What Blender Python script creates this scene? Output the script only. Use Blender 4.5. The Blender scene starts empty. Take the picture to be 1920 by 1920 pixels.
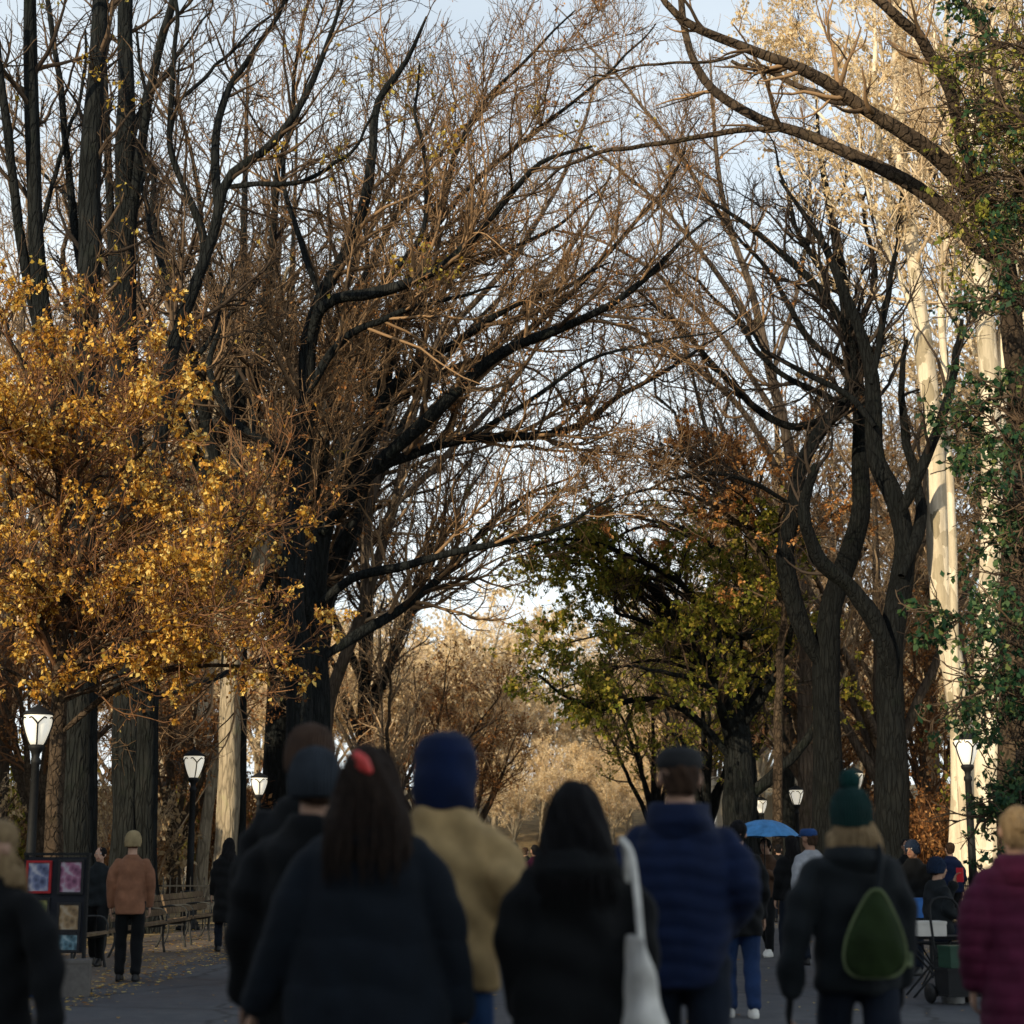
import bpy, bmesh, math, random
import numpy as np
from mathutils import Vector, Matrix, Euler

PI = math.pi
random.seed(7)
RNG = np.random.default_rng(11)
scene = bpy.context.scene
COL = scene.collection

# ------------------------------------------------------------------ camera
F = 3200.0; EYE = 1.40
TILT = math.atan(652 / F); YAW = math.radians(1.58)
CAM_R = np.array(Euler((PI / 2 + TILT, 0, YAW), 'XYZ').to_matrix())

def at(px, py, Y):
    """point of the place seen at photo position (px, py) at distance Y down the path"""
    d = CAM_R @ np.array([(px - 960) / F, (960 - py) / F, -1.0])
    return np.array([0, 0, EYE]) + d * (Y / d[1])

def gx(px, Y):
    return float(at(px, 1612, Y)[0])

cam = bpy.data.cameras.new('camera'); camo = bpy.data.objects.new('camera', cam)
COL.objects.link(camo); scene.camera = camo
camo.location = (0, 0, EYE); camo.rotation_euler = (PI / 2 + TILT, 0, YAW)
cam.sensor_width = 36; cam.lens = F / 1920 * 36; cam.clip_end = 2000
cam.dof.use_dof = True; cam.dof.focus_distance = 30; cam.dof.aperture_fstop = 1.9

# ------------------------------------------------------------------ helpers
def tag(o, label=None, cat=None, group=None, kind=None):
    if label: o['label'] = label
    if cat: o['category'] = cat
    if group: o['group'] = group
    if kind: o['kind'] = kind
    return o

def empty(name, loc=(0, 0, 0), rz=0, label=None, cat=None, group=None):
    o = bpy.data.objects.new(name, None); COL.objects.link(o)
    o.location = loc; o.rotation_euler = (0, 0, rz); o.empty_display_size = .2
    return tag(o, label, cat, group)

def link_mesh(name, me, mat, parent=None, smooth=True):
    if mat is not None and not me.materials: me.materials.append(mat)
    if smooth and len(me.polygons):
        me.polygons.foreach_set('use_smooth', np.ones(len(me.polygons), dtype=bool))
    o = bpy.data.objects.new(name, me); COL.objects.link(o)
    if parent is not None: o.parent = parent
    return o

def np_mesh(name, V, Q):
    me = bpy.data.meshes.new(name)
    V = np.asarray(V, dtype=np.float32); Q = np.asarray(Q, dtype=np.int32)
    n = Q.shape[1]
    me.vertices.add(len(V)); me.vertices.foreach_set('co', V.ravel())
    me.loops.add(Q.size); me.loops.foreach_set('vertex_index', Q.ravel())
    me.polygons.add(len(Q))
    me.polygons.foreach_set('loop_start', np.arange(len(Q), dtype=np.int32) * n)
    me.update(calc_edges=True); me.validate()
    return me

def bm_mesh(bm, name='mesh'):
    bmesh.ops.recalc_face_normals(bm, faces=bm.faces)
    me = bpy.data.meshes.new(name); bm.to_mesh(me); bm.free(); return me

def copy_tree(o, parent=None):
    c = o.copy(); COL.objects.link(c)
    if parent is not None:
        c.parent = parent; c.matrix_parent_inverse = o.matrix_parent_inverse
    for ch in list(o.children): copy_tree(ch, c)
    return c

# ------------------------------------------------------------------ materials
class NT:
    def __init__(s, name):
        s.m = bpy.data.materials.new(name); s.m.use_nodes = True
        s.t = s.m.node_tree; s.n = s.t.nodes; s.l = s.t.links
        s.b = s.n['Principled BSDF']; s.out = s.n['Material Output']
    def new(s, t, **kw):
        n = s.n.new(t)
        for k, v in kw.items(): setattr(n, k, v)
        return n
    def link(s, a, b): s.l.new(a, b)
    def ramp(s, fac, stops):
        r = s.new('ShaderNodeValToRGB'); e = r.color_ramp.elements
        while len(e) > len(stops): e.remove(e[-1])
        while len(e) < len(stops): e.new(.5)
        for i, (p, c) in enumerate(stops):
            e[i].position = p; e[i].color = (*c, 1)
        s.link(fac, r.inputs[0]); return r.outputs[0]
    def noise(s, scale, detail=4, vec=None, rough=.6):
        n = s.new('ShaderNodeTexNoise'); n.inputs['Scale'].default_value = scale
        n.inputs['Detail'].default_value = detail; n.inputs['Roughness'].default_value = rough
        if vec is not None: s.link(vec, n.inputs['Vector'])
        return n.outputs['Fac']
    def coords(s, scale=(1, 1, 1)):
        tc = s.new('ShaderNodeTexCoord'); mp = s.new('ShaderNodeMapping')
        mp.inputs['Scale'].default_value = scale
        s.link(tc.outputs['Object'], mp.inputs['Vector']); return mp.outputs[0]
    def bump(s, h, strength, dist=.02):
        b = s.new('ShaderNodeBump'); b.inputs['Strength'].default_value = strength
        b.inputs['Distance'].default_value = dist
        s.link(h, b.inputs['Height']); s.link(b.outputs[0], s.b.inputs['Normal'])

def m_bark(name, c0, c1, c2, scale=9, strength=.8, zs=.16):
    t = NT(name); v = t.coords((1, 1, zs)); n = t.noise(scale, 7, v, .68)
    v2 = t.coords((1, 1, 1)); n2 = t.noise(.8, 4, v2)
    vo = t.new('ShaderNodeTexVoronoi', feature='DISTANCE_TO_EDGE'); vo.inputs['Scale'].default_value = scale * 1.3
    wp = t.new('ShaderNodeMix', data_type='RGBA'); wp.inputs[0].default_value = .12; t.link(v, wp.inputs[6])
    nn = t.new('ShaderNodeTexNoise'); nn.inputs['Scale'].default_value = scale; t.link(v, nn.inputs['Vector']); t.link(nn.outputs['Color'], wp.inputs[7]); t.link(wp.outputs[2], vo.inputs['Vector'])
    fur = t.new('ShaderNodeMapRange'); fur.inputs['From Max'].default_value = .14; t.link(vo.outputs['Distance'], fur.inputs[0])
    h = t.new('ShaderNodeMath', operation='MULTIPLY_ADD'); h.inputs[1].default_value = .55; t.link(fur.outputs[0], h.inputs[0]); t.link(n, h.inputs[2])
    mix = t.new('ShaderNodeMix', data_type='FLOAT'); mix.inputs[0].default_value = .42
    t.link(n, mix.inputs[2]); t.link(n2, mix.inputs[3])
    c = t.ramp(mix.outputs[0], [(.3, c0), (.5, c1), (.68, c2)])
    dk = t.new('ShaderNodeMix', data_type='RGBA', blend_type='MULTIPLY'); dk.inputs[0].default_value = .6
    t.link(c, dk.inputs[6]); t.link(t.ramp(fur.outputs[0], [(0, (.3, .3, .3)), (1, (1.1, 1.1, 1.1))]), dk.inputs[7])
    n3 = t.noise(1.7, 5, v2); ms = t.new('ShaderNodeMix', data_type='RGBA'); mr = t.new('ShaderNodeMapRange'); mr.inputs['From Min'].default_value = .58; mr.inputs['From Max'].default_value = .75; mr.inputs['To Max'].default_value = .45
    t.link(n3, mr.inputs[0]); t.link(mr.outputs[0], ms.inputs[0]); t.link(dk.outputs[2], ms.inputs[6]); ms.inputs[7].default_value = (c1[0] * .9, c1[1] * 1.25, c1[2] * .7, 1)
    t.link(ms.outputs[2], t.b.inputs['Base Color'])
    t.b.inputs['Roughness'].default_value = .95; t.b.inputs['Specular IOR Level'].default_value = .15
    t.bump(h.outputs[0], strength, .07); return t.m

def m_twig(name, c0, c1):
    t = NT(name); g = t.new('ShaderNodeNewGeometry')
    t.link(t.ramp(g.outputs['Random Per Island'], [(0, c0), (1, c1)]), t.b.inputs['Base Color'])
    t.b.inputs['Roughness'].default_value = .9; t.b.inputs['Specular IOR Level'].default_value = .15
    return t.m

def m_leaf(name, stops, transl=.4):
    t = NT(name); g = t.new('ShaderNodeNewGeometry')
    c = t.ramp(g.outputs['Random Per Island'], stops)
    t.link(c, t.b.inputs['Base Color']); t.b.inputs['Roughness'].default_value = .6
    t.b.inputs['Specular IOR Level'].default_value = .25
    tr = t.new('ShaderNodeBsdfTranslucent'); t.link(c, tr.inputs['Color'])
    mx = t.new('ShaderNodeMixShader'); mx.inputs[0].default_value = transl
    t.link(t.b.outputs[0], mx.inputs[1]); t.link(tr.outputs[0], mx.inputs[2])
    t.link(mx.outputs[0], t.out.inputs[0]); return t.m

def m_plain(name, c, rough=.7, var=.25, scale=12, metal=0, bump=.2, spec=.3, dist=.01):
    t = NT(name); v = t.coords(); n = t.noise(scale, 5, v)
    lo = tuple(x * (1 - var) for x in c); hi = tuple(min(1, x * (1 + var)) for x in c)
    t.link(t.ramp(n, [(.3, lo), (.7, hi)]), t.b.inputs['Base Color'])
    t.b.inputs['Roughness'].default_value = rough; t.b.inputs['Metallic'].default_value = metal
    t.b.inputs['Specular IOR Level'].default_value = spec
    if bump: t.bump(n, bump, dist)
    return t.m

def m_cloth(name, c, var=.3):
    t = NT(name); v = t.coords(); n = t.noise(7, 5, v); w = t.noise(260, 2, v)
    lo = tuple(x * (1 - var) for x in c); hi = tuple(min(1, x * (1 + var)) for x in c)
    t.link(t.ramp(n, [(.3, lo), (.7, hi)]), t.b.inputs['Base Color'])
    t.b.inputs['Roughness'].default_value = .85; t.b.inputs['Specular IOR Level'].default_value = .2
    t.b.inputs['Sheen Weight'].default_value = .03
    a = t.new('ShaderNodeMath', operation='MULTIPLY_ADD'); a.inputs[1].default_value = .25
    t.link(w, a.inputs[0]); t.link(n, a.inputs[2])
    t.bump(a.outputs[0], .5, .02); return t.m

def m_hair(name, c0, c1):
    t = NT(name); v = t.coords((60, 60, 4)); n = t.noise(1.5, 5, v, .7)
    t.link(t.ramp(n, [(.32, c0), (.68, c1)]), t.b.inputs['Base Color'])
    t.b.inputs['Roughness'].default_value = .8; t.b.inputs['Specular IOR Level'].default_value = .15; t.bump(n, .9, .02); return t.m

M = {}
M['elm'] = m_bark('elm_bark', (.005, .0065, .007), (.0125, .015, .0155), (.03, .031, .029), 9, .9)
M['elmmid'] = m_bark('brown_bark', (.022, .017, .013), (.062, .045, .031), (.14, .1, .064), 7, .8, .7)
M['midpale'] = m_bark('grey_tan_bark', (.16, .13, .095), (.36, .3, .21), (.52, .44, .32), 6, .6)
M['elmwarm'] = m_bark('limb_bark', (.03, .024, .02), (.085, .062, .043), (.17, .12, .08), 7, .8, .6)
M['bg'] = m_bark('far_bark', (.05, .04, .033), (.11, .085, .065), (.2, .155, .11), 7, .8)
def m_plane(name, c0, c1, c2):
    t = NT(name); v = t.coords((1, 1, .5)); wn = t.new('ShaderNodeTexNoise'); wn.inputs['Scale'].default_value = 3; wn.inputs['Detail'].default_value = 5; t.link(v, wn.inputs['Vector'])
    wm = t.new('ShaderNodeMix', data_type='RGBA'); wm.inputs[0].default_value = .3; t.link(v, wm.inputs[6]); t.link(wn.outputs['Color'], wm.inputs[7])
    vo = t.new('ShaderNodeTexVoronoi'); vo.inputs['Scale'].default_value = 4.5; t.link(wm.outputs[2], vo.inputs['Vector'])
    sp = t.new('ShaderNodeSeparateColor'); t.link(vo.outputs['Color'], sp.inputs[0])
    c = t.ramp(sp.outputs[0], [(.0, c0), (.3, c1), (.6, c2), (1, tuple(min(1, x * 1.1) for x in c2))])
    st = t.coords((1, 1, .12)); n = t.noise(9, 6, st, .7)
    mu = t.new('ShaderNodeMix', data_type='RGBA', blend_type='MULTIPLY'); mu.inputs[0].default_value = .5; t.link(c, mu.inputs[6]); t.link(t.ramp(n, [(.35, (.45, .43, .4)), (.6, (1, 1, 1))]), mu.inputs[7])
    t.link(mu.outputs[2], t.b.inputs['Base Color']); t.b.inputs['Roughness'].default_value = .9; t.b.inputs['Specular IOR Level'].default_value = .2
    t.bump(n, .6, .04); return t.m
M['pale'] = m_plane('pale_bark', (.36, .31, .21), (.62, .54, .4), (.8, .71, .55))
M['twdark'] = m_twig('dark_twigs', (.022, .017, .014), (.14, .095, .06))
M['twbrown'] = m_twig('brown_twigs', (.16, .11, .07), (.55, .4, .25))
M['twred'] = m_twig('russet_twigs', (.07, .035, .02), (.27, .14, .068))
M['twpale'] = m_twig('pale_twigs', (.4, .3, .19), (.78, .63, .43))
M['gold'] = m_leaf('golden_leaves', [(0, (.16, .065, .016)), (.28, (.48, .22, .03)), (.6, (.82, .48, .07)), (1, (.93, .74, .26))], .35)
M['rust'] = m_leaf('russet_leaves', [(0, (.13, .05, .018)), (.5, (.4, .17, .05)), (1, (.6, .33, .13))], .35)
M['olive'] = m_leaf('olive_leaves', [(0, (.09, .12, .018)), (.5, (.28, .29, .04)), (.8, (.48, .4, .06)), (1, (.6, .42, .1))], .5)
M['green'] = m_leaf('green_leaves', [(0, (.01, .038, .018)), (.5, (.024, .075, .03)), (.85, (.07, .13, .042)), (1, (.22, .25, .075))], .3)
M['yellow'] = m_leaf('yellow_leaves', [(0, (.35, .22, .03)), (.6, (.6, .42, .06)), (1, (.62, .55, .16))], .45)
M['tan'] = m_leaf('tan_leaves', [(0, (.28, .17, .08)), (.5, (.55, .38, .19)), (1, (.75, .58, .34))], .4)
M['orange'] = m_leaf('orange_leaves', [(0, (.35, .13, .035)), (.6, (.62, .29, .09)), (1, (.72, .44, .18))], .35)
M['straw'] = m_leaf('straw_leaves', [(0, (.62, .45, .22)), (.6, (.86, .69, .42)), (1, (.9, .81, .6))], .45)
M['twdark2'] = m_twig('blackish_twigs', (.012, .011, .011), (.06, .045, .034))
M['twsunlit'] = m_twig('sunlit_cream_twigs', (.45, .33, .22), (.78, .62, .44))  # far trees only: sunlit, hazy brightness put into the twig colour
M['cream'] = m_leaf('sunlit_cream_leaves', [(0, (.6, .44, .24)), (.5, (.85, .68, .42)), (1, (.9, .8, .6))], .45)  # far leaves likewise lightened, sun and haze in their colour
M['twmix'] = m_twig('mixed_twigs', (.03, .022, .017), (.34, .215, .115))
M['everg'] = m_leaf('needle_clumps', [(0, (.01, .025, .012)), (1, (.04, .07, .03))], .05)

def ground_z(x, y):
    d = np.maximum(np.abs(x) - 11, 0); far = np.maximum(y - 118, 0)
    return .045 * d * np.clip((y - 30) / 40, 0, 1) * np.exp(-d / 60) + .13 * far * np.exp(-far / 300)

# ------------------------------------------------------------------ branching growth
def catmull(pts, K):
    p = np.asarray(pts, float)
    if len(p) == 2: p = np.array([p[0], (p[0] + p[1]) / 2, p[1]])
    e = np.vstack([2 * p[0] - p[1], p, 2 * p[-1] - p[-2]])
    out = []
    for i in range(1, len(e) - 2):
        for u in np.linspace(0, 1, 14, endpoint=False):
            a, b, c, d = e[i - 1], e[i], e[i + 1], e[i + 2]
            out.append(.5 * (2 * b + (c - a) * u + (2 * a - 5 * b + 4 * c - d) * u * u + (3 * b - a - 3 * c + d) * u ** 3))
    out.append(p[-1]); out = np.array(out)
    s = np.r_[0, np.cumsum(np.linalg.norm(np.diff(out, axis=0), axis=1))]
    q = np.linspace(0, s[-1], K)
    return np.stack([np.interp(q, s, out[:, k]) for k in range(3)], 1)

def tubes(P, R, n, lobe=0):
    N, K, _ = P.shape
    T = np.gradient(P, axis=1); T /= np.linalg.norm(T, axis=2, keepdims=True) + 1e-9
    mean = np.abs(T.mean(1)); ax = np.argmin(mean, 1)
    ref = np.eye(3)[ax][:, None, :].repeat(K, 1)
    U = np.cross(T, ref); U /= np.linalg.norm(U, axis=2, keepdims=True) + 1e-9
    W = np.cross(T, U)
    a = np.arange(n) * 2 * PI / n
    if lobe:
        s_ = np.arange(K)[None, :, None] * .5; aa = a[None, None, :]; q = np.arange(N)[:, None, None] * 1.7
        RR = R[:, :, None] * (1 + lobe * (np.sin(3 * aa + .35 * s_ + q) + .7 * np.sin(5 * aa - .5 * s_ + 2 * q) + .6 * np.sin(2 * aa + 1.9 * s_ + q) + .45 * np.sin(7 * aa + 3.1 * s_)))
        RR = RR[..., None]
    else: RR = R[:, :, None, None]
    V = P[:, :, None, :] + RR * (np.cos(a)[None, None, :, None] * U[:, :, None, :] + np.sin(a)[None, None, :, None] * W[:, :, None, :])
    idx = np.arange(N * K * n).reshape(N, K, n)
    i2 = np.roll(idx, -1, axis=2)
    Q = np.stack([idx[:, :-1], i2[:, :-1], i2[:, 1:], idx[:, 1:]], -1).reshape(-1, 4)
    return V.reshape(-1, 3), Q

def join(parts):
    vs, qs, o = [], [], 0
    for V, Q in parts:
        vs.append(V); qs.append(Q + o); o += len(V)
    return np.vstack(vs), np.vstack(qs)

def arclen(P): return np.linalg.norm(np.diff(P, axis=1), axis=2).sum(1)

def grow(P, R, rng, dens, L, ang=(30, 60), tr=(.15, 1.), K=5, rr=.6, rmin=.006, rcap=.05, up=.12, wander=.16, droop=0., taper=.25):
    """side shoots on every branch: dens per metre, length L, lifted by up"""
    N, K0, _ = P.shape
    al = arclen(P)
    cnt = rng.poisson(np.maximum(al * dens * (tr[1] - tr[0]), .4))
    idx = np.repeat(np.arange(N), cnt); Mn = len(idx)
    if Mn == 0: return np.zeros((0, K, 3)), np.zeros((0, K))
    t = rng.uniform(tr[0], tr[1], Mn); f = t * (K0 - 1); i0 = np.minimum(f.astype(int), K0 - 2); w = (f - i0)[:, None]
    A = P[idx, i0]; B = P[idx, i0 + 1]; pos = A * (1 - w) + B * w
    T = B - A; T /= np.linalg.norm(T, axis=1, keepdims=True) + 1e-9
    r = R[idx, i0] * (1 - w[:, 0]) + R[idx, i0 + 1] * w[:, 0]
    X = rng.normal(size=(Mn, 3)); X -= T * (X * T).sum(1, keepdims=True); X /= np.linalg.norm(X, axis=1, keepdims=True) + 1e-9
    a = np.radians(rng.uniform(ang[0], ang[1], Mn))[:, None]
    d = np.cos(a) * T + np.sin(a) * X
    ln = rng.uniform(L[0], L[1], Mn) * (1.1 - .45 * t)
    r0 = np.minimum(np.maximum(r * rr, rmin), rcap)
    out = np.zeros((Mn, K, 3)); out[:, 0] = pos
    upv = np.array([0, 0, 1.])
    for k in range(1, K):
        d = d + rng.normal(size=(Mn, 3)) * wander + upv * (up - droop * k)
        d /= np.linalg.norm(d, axis=1, keepdims=True) + 1e-9
        out[:, k] = out[:, k - 1] + d * (ln / (K - 1))[:, None]
    rad = r0[:, None] * np.linspace(1, taper, K)[None, :]
    return out, np.maximum(rad, rmin * .6)

def leaves(P, rng, per, size, spread=.06, clump=None, flat=.0, keep=1.0, tr=(.1, 1.), hang=1.0):
    N, K, _ = P.shape
    if N == 0: return np.zeros((0, 3)), np.zeros((0, 4), int)
    sel = np.arange(N)
    if keep < 1: sel = sel[rng.random(N) < keep]
    idx = np.repeat(sel, per); Mn = len(idx)
    f = rng.uniform(tr[0], tr[1], Mn) * (K - 1); i0 = np.minimum(f.astype(int), K - 2); w = (f - i0)[:, None]
    p = P[idx, i0] * (1 - w) + P[idx, i0 + 1] * w + rng.normal(size=(Mn, 3)) * spread
    if clump is not None:
        s, th, ph = clump
        v = np.sin(p[:, 0] * s + ph) + np.sin(p[:, 1] * s * 1.1 + 2 * ph) + np.sin(p[:, 2] * s * 2.3 + 3 * ph + .8 * np.sin(p[:, 0] * s * .7)) + .6 * np.sin(p[:, 0] * s * 2.7 + p[:, 2] * s * 2.1)
        p = p[v > th]; Mn = len(p)
    a = rng.normal(size=(Mn, 3)); a[:, 2] = a[:, 2] - hang if hang else 0.; a /= np.linalg.norm(a, axis=1, keepdims=True)
    nrm = rng.normal(size=(Mn, 3)); nrm[:, 2] += flat
    b = np.cross(a, nrm); b /= np.linalg.norm(b, axis=1, keepdims=True) + 1e-9
    c = np.cross(a, b)
    s = (size[0] * .6 + (size[1] * 1.15 - size[0] * .6) * rng.random(Mn) ** 1.4)[:, None]; cu = rng.uniform(-.12, .3, Mn)[:, None]
    V = np.stack([p, p + a * s * .5 + b * s * .32 + c * s * cu, p + a * s, p + a * s * .5 - b * s * .32 + c * s * cu], 1).reshape(-1, 3)
    return V, np.arange(Mn * 4).reshape(-1, 4)

def fine_pts(P, R, m):
    K2 = len(P) * m; return catmull(P, K2), np.interp(np.linspace(0, 1, K2), np.linspace(0, 1, len(R)), R)

def limb3d(pts, Y, dY, K=14):
    n = len(pts); q = []
    for i, p in enumerate(pts):
        u = i / (n - 1)
        q.append(at(p[0], p[1], Y + dY * u))
    return catmull(q, K)

def traced_tree(name, label, cat, Y, limbs, trunk_mat, twig_mat, group=None, seed=1, lv=(1.5, 2.6, 4.), LL=((1.2, 3.0), (.5, 1.3), (.25, .7)),
                leaf=None, sides=9, up=.10, r3=.007, low=None):
    """limbs: (outline points, base radius, tip radius, drift in depth, grows shoots from this share on)"""
    rng = np.random.default_rng(seed)
    base = limb3d(limbs[0][0], Y, limbs[0][3], 18)[0]
    o = np.array([base[0], base[1], 0.0])
    root = empty(name, tuple(o), 0, label, cat, group)
    tk = []; pools = []
    for i, (pts, r0, r1, dY, st) in enumerate(limbs):
        y0 = Y
        K = 18 if i == 0 else 14
        P = limb3d(pts, Y, dY, K)
        P = P + rng.normal(size=P.shape) * np.linspace(0, .035, K)[:, None]
        R = r1 + (r0 - r1) * (1 - np.linspace(0, 1, K)) ** .8
        if i == 0:
            z = P[:, 2]; R = R * (1 + .75 * np.exp(-np.maximum(z, 0) / .35))
            P[0, 2] = min(P[0, 2], -.1)
        else: R[0] *= .5; R[1] *= .85
        R = R * (1 + rng.normal(size=K) * .05)
        tk.append(tubes(*[z_[None] for z_ in fine_pts(P - o, R, 3 if i == 0 else 2)], 18 if r0 > .14 else 8, .05 if r0 > .14 else .03))
        k0 = int(st * (K - 1)); k0 = min(k0, K - 3)
        Q = catmull(P[k0:], 14); pools.append((Q, np.interp(np.linspace(0, 1, 14), np.linspace(0, 1, K - k0), R[k0:])))
    P0 = np.stack([p for p, _ in pools]); R0 = np.stack([r for _, r in pools])
    link_mesh('trunk', np_mesh('trunk', *join(tk)), trunk_mat, root)
    P1, R1 = grow(P0, R0, rng, lv[0], LL[0], (28, 62), (.05, 1.), 8, .5, .014, .06, up, .17, taper=.25)
    P2, R2 = grow(P1, R1, rng, lv[1], LL[1], (25, 60), (.15, 1.), 6, .6, .010, .022, up * .9, .2, taper=.4)
    P3, R3 = grow(P2, R2, rng, lv[2], LL[2], (25, 60), (.2, 1.), 4, .7, r3, .012, up * .6, .2, taper=.5)
    parts = [tubes(P1 - o, R1, 5), tubes(P2 - o, R2, 4)]
    if len(P3): parts.append(tubes(P3 - o, R3, 3))
    link_mesh('crown', np_mesh('crown', *join(parts)), twig_mat, root)
    if leaf:
        for (mat, per, size, clump, keep) in leaf:
            V, Q = leaves(P3, rng, per, size, .025, clump, 0., keep)
            if len(V): link_mesh('leaves', np_mesh('leaves', V - o, Q), M[mat], root, smooth=False)
    return root

exec_trees = []
# --- left side
ELM = M['elm']; ELM_SHADED = m_bark('shaded_elm_bark', (.003, .004, .0045), (.007, .0085, .009), (.016, .017, .016), 9, .9)  # second, darker elm bark: shade on two right elms put into the colour
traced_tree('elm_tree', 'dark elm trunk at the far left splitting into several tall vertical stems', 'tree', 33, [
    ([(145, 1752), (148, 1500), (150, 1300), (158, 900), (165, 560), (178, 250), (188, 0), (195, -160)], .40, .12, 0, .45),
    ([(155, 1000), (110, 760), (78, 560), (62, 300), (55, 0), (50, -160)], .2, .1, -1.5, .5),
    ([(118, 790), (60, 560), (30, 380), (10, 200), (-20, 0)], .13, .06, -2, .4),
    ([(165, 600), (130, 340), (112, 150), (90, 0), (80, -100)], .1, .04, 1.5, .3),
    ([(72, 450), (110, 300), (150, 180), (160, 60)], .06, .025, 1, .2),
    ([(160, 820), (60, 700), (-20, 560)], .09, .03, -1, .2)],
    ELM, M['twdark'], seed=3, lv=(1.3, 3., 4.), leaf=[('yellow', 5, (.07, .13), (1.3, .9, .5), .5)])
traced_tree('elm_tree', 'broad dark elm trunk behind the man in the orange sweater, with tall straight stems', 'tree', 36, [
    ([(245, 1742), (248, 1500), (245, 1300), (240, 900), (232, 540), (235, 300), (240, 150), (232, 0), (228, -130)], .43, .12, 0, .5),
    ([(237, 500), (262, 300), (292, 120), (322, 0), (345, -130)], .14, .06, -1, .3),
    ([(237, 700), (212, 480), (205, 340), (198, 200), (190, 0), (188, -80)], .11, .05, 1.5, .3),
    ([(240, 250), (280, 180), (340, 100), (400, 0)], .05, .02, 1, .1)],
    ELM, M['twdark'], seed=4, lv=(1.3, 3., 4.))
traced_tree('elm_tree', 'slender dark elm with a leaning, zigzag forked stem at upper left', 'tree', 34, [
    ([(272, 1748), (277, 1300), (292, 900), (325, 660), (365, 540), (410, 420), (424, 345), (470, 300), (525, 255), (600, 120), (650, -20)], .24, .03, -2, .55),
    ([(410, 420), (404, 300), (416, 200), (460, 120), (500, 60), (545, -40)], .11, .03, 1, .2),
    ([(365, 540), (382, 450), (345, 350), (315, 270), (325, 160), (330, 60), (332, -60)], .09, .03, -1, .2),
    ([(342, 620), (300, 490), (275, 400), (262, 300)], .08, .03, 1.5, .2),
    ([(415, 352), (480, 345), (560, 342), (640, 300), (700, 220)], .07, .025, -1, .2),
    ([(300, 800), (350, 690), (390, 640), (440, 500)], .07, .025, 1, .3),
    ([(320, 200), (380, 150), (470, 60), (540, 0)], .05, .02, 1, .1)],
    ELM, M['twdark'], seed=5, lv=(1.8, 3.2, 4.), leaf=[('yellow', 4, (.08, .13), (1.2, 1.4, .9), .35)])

br = random.Random(21); SPR = []
for i in range(26):
    y0 = 1330 - i * 21 + br.uniform(-15, 15); sd = br.choice([-1, 1, 1, 1]); ln = (br.uniform(200, 400) if y0 > 1040 else br.uniform(100, 230)) if sd > 0 else br.uniform(120, 260)
    SPR.append(([(114, y0), (114 + sd * ln * .3, y0 - br.uniform(30, 70)), (114 + sd * ln * .65, y0 - br.uniform(60, 110)), (114 + sd * ln, y0 - br.uniform(50, 140))], .035, .008, br.uniform(-3.5, 3.0), .12))
traced_tree('beech_tree', 'golden leaved young beech over the left lamp and art stand', 'tree', 28.5, [
    ([(98, 1770), (102, 1500), (112, 1300), (120, 1100), (115, 930), (100, 780), (90, 680)], .17, .03, 0, .3),
    ([(112, 1290), (200, 1180), (320, 1085), (430, 1000), (525, 880)], .07, .012, -2.2, .15),
    ([(112, 1250), (220, 1120), (340, 1030), (470, 1000), (600, 980)], .06, .012, 1.5, .15),
    ([(112, 1270), (60, 1120), (0, 1030), (-80, 1000)], .06, .012, -1.5, .2),
    ([(118, 1150), (180, 960), (250, 860), (330, 800)], .06, .012, -1.5, .2),
    ([(118, 1100), (60, 930), (0, 830), (-60, 760)], .06, .012, -1, .2),
    ([(116, 1000), (160, 820), (190, 700), (230, 600)], .06, .012, 1, .2),
    ([(112, 900), (60, 740), (20, 640), (-30, 560)], .05, .012, -1, .2),
    ([(108, 1380), (220, 1290), (350, 1250), (480, 1250), (570, 1230)], .06, .012, -1, .15),
    ([(108, 1350), (40, 1270), (-40, 1250)], .05, .012, -1, .2),
    ([(114, 1240), (250, 1190), (380, 1150), (500, 1080)], .05, .012, 2, .15)] + SPR,
    M['elmmid'], M['twred'], seed=6, lv=(4.2, 4.8, 4.4), LL=((.7, 1.9), (.35, 1.0), (.2, .5)), up=.12,
    leaf=[('gold', 22, (.045, .11), (1.9, .25, .4), .95), ('gold', 2, (.04, .09), None, .8), ('rust', 3, (.04, .085), (1.5, .0, 2.), .8)])

# --- the big elms whose limbs arch over the path
traced_tree('elm_tree', 'dark elm left of centre whose upper limbs sweep to the right over the walk', 'tree', 38, [
    ([(560, 1735), (565, 1500), (560, 1300), (548, 1100), (560, 920), (575, 760), (582, 620), (610, 540), (660, 440), (700, 330), (706, 200), (760, 120), (800, 30)], .34, .03, 1, .5),
    ([(582, 640), (610, 570), (720, 545), (830, 500), (900, 430), (960, 360), (1030, 300), (1110, 270)], .15, .025, -3, .2),
    ([(700, 550), (790, 440), (800, 330), (780, 220), (790, 120)], .08, .02, 2, .2),
    ([(565, 860), (500, 830), (440, 790), (400, 720), (398, 650), (440, 580), (520, 480)], .11, .03, 3, .4),
    ([(555, 1210), (450, 1255), (350, 1290), (250, 1330)], .1, .02, -3, .2),
    ([(548, 1120), (510, 1000), (520, 900), (470, 800)], .12, .05, 2, .3),
    ([(600, 560), (560, 440), (530, 320), (560, 200), (600, 100)], .08, .02, 2, .2),
    ([(575, 740), (640, 640), (740, 590), (840, 560), (940, 540)], .12, .02, -1, .2)],
    ELM, M['twmix'], seed=8, lv=(2.2, 4.2, 5.2), LL=((1.4, 4.2), (.6, 1.7), (.3, .9)), leaf=[('yellow', 4, (.08, .15), (.9, 1.2, 5.2), .4), ('rust', 3, (.06, .1), (1.2, .5, 4.), .4)])
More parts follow.
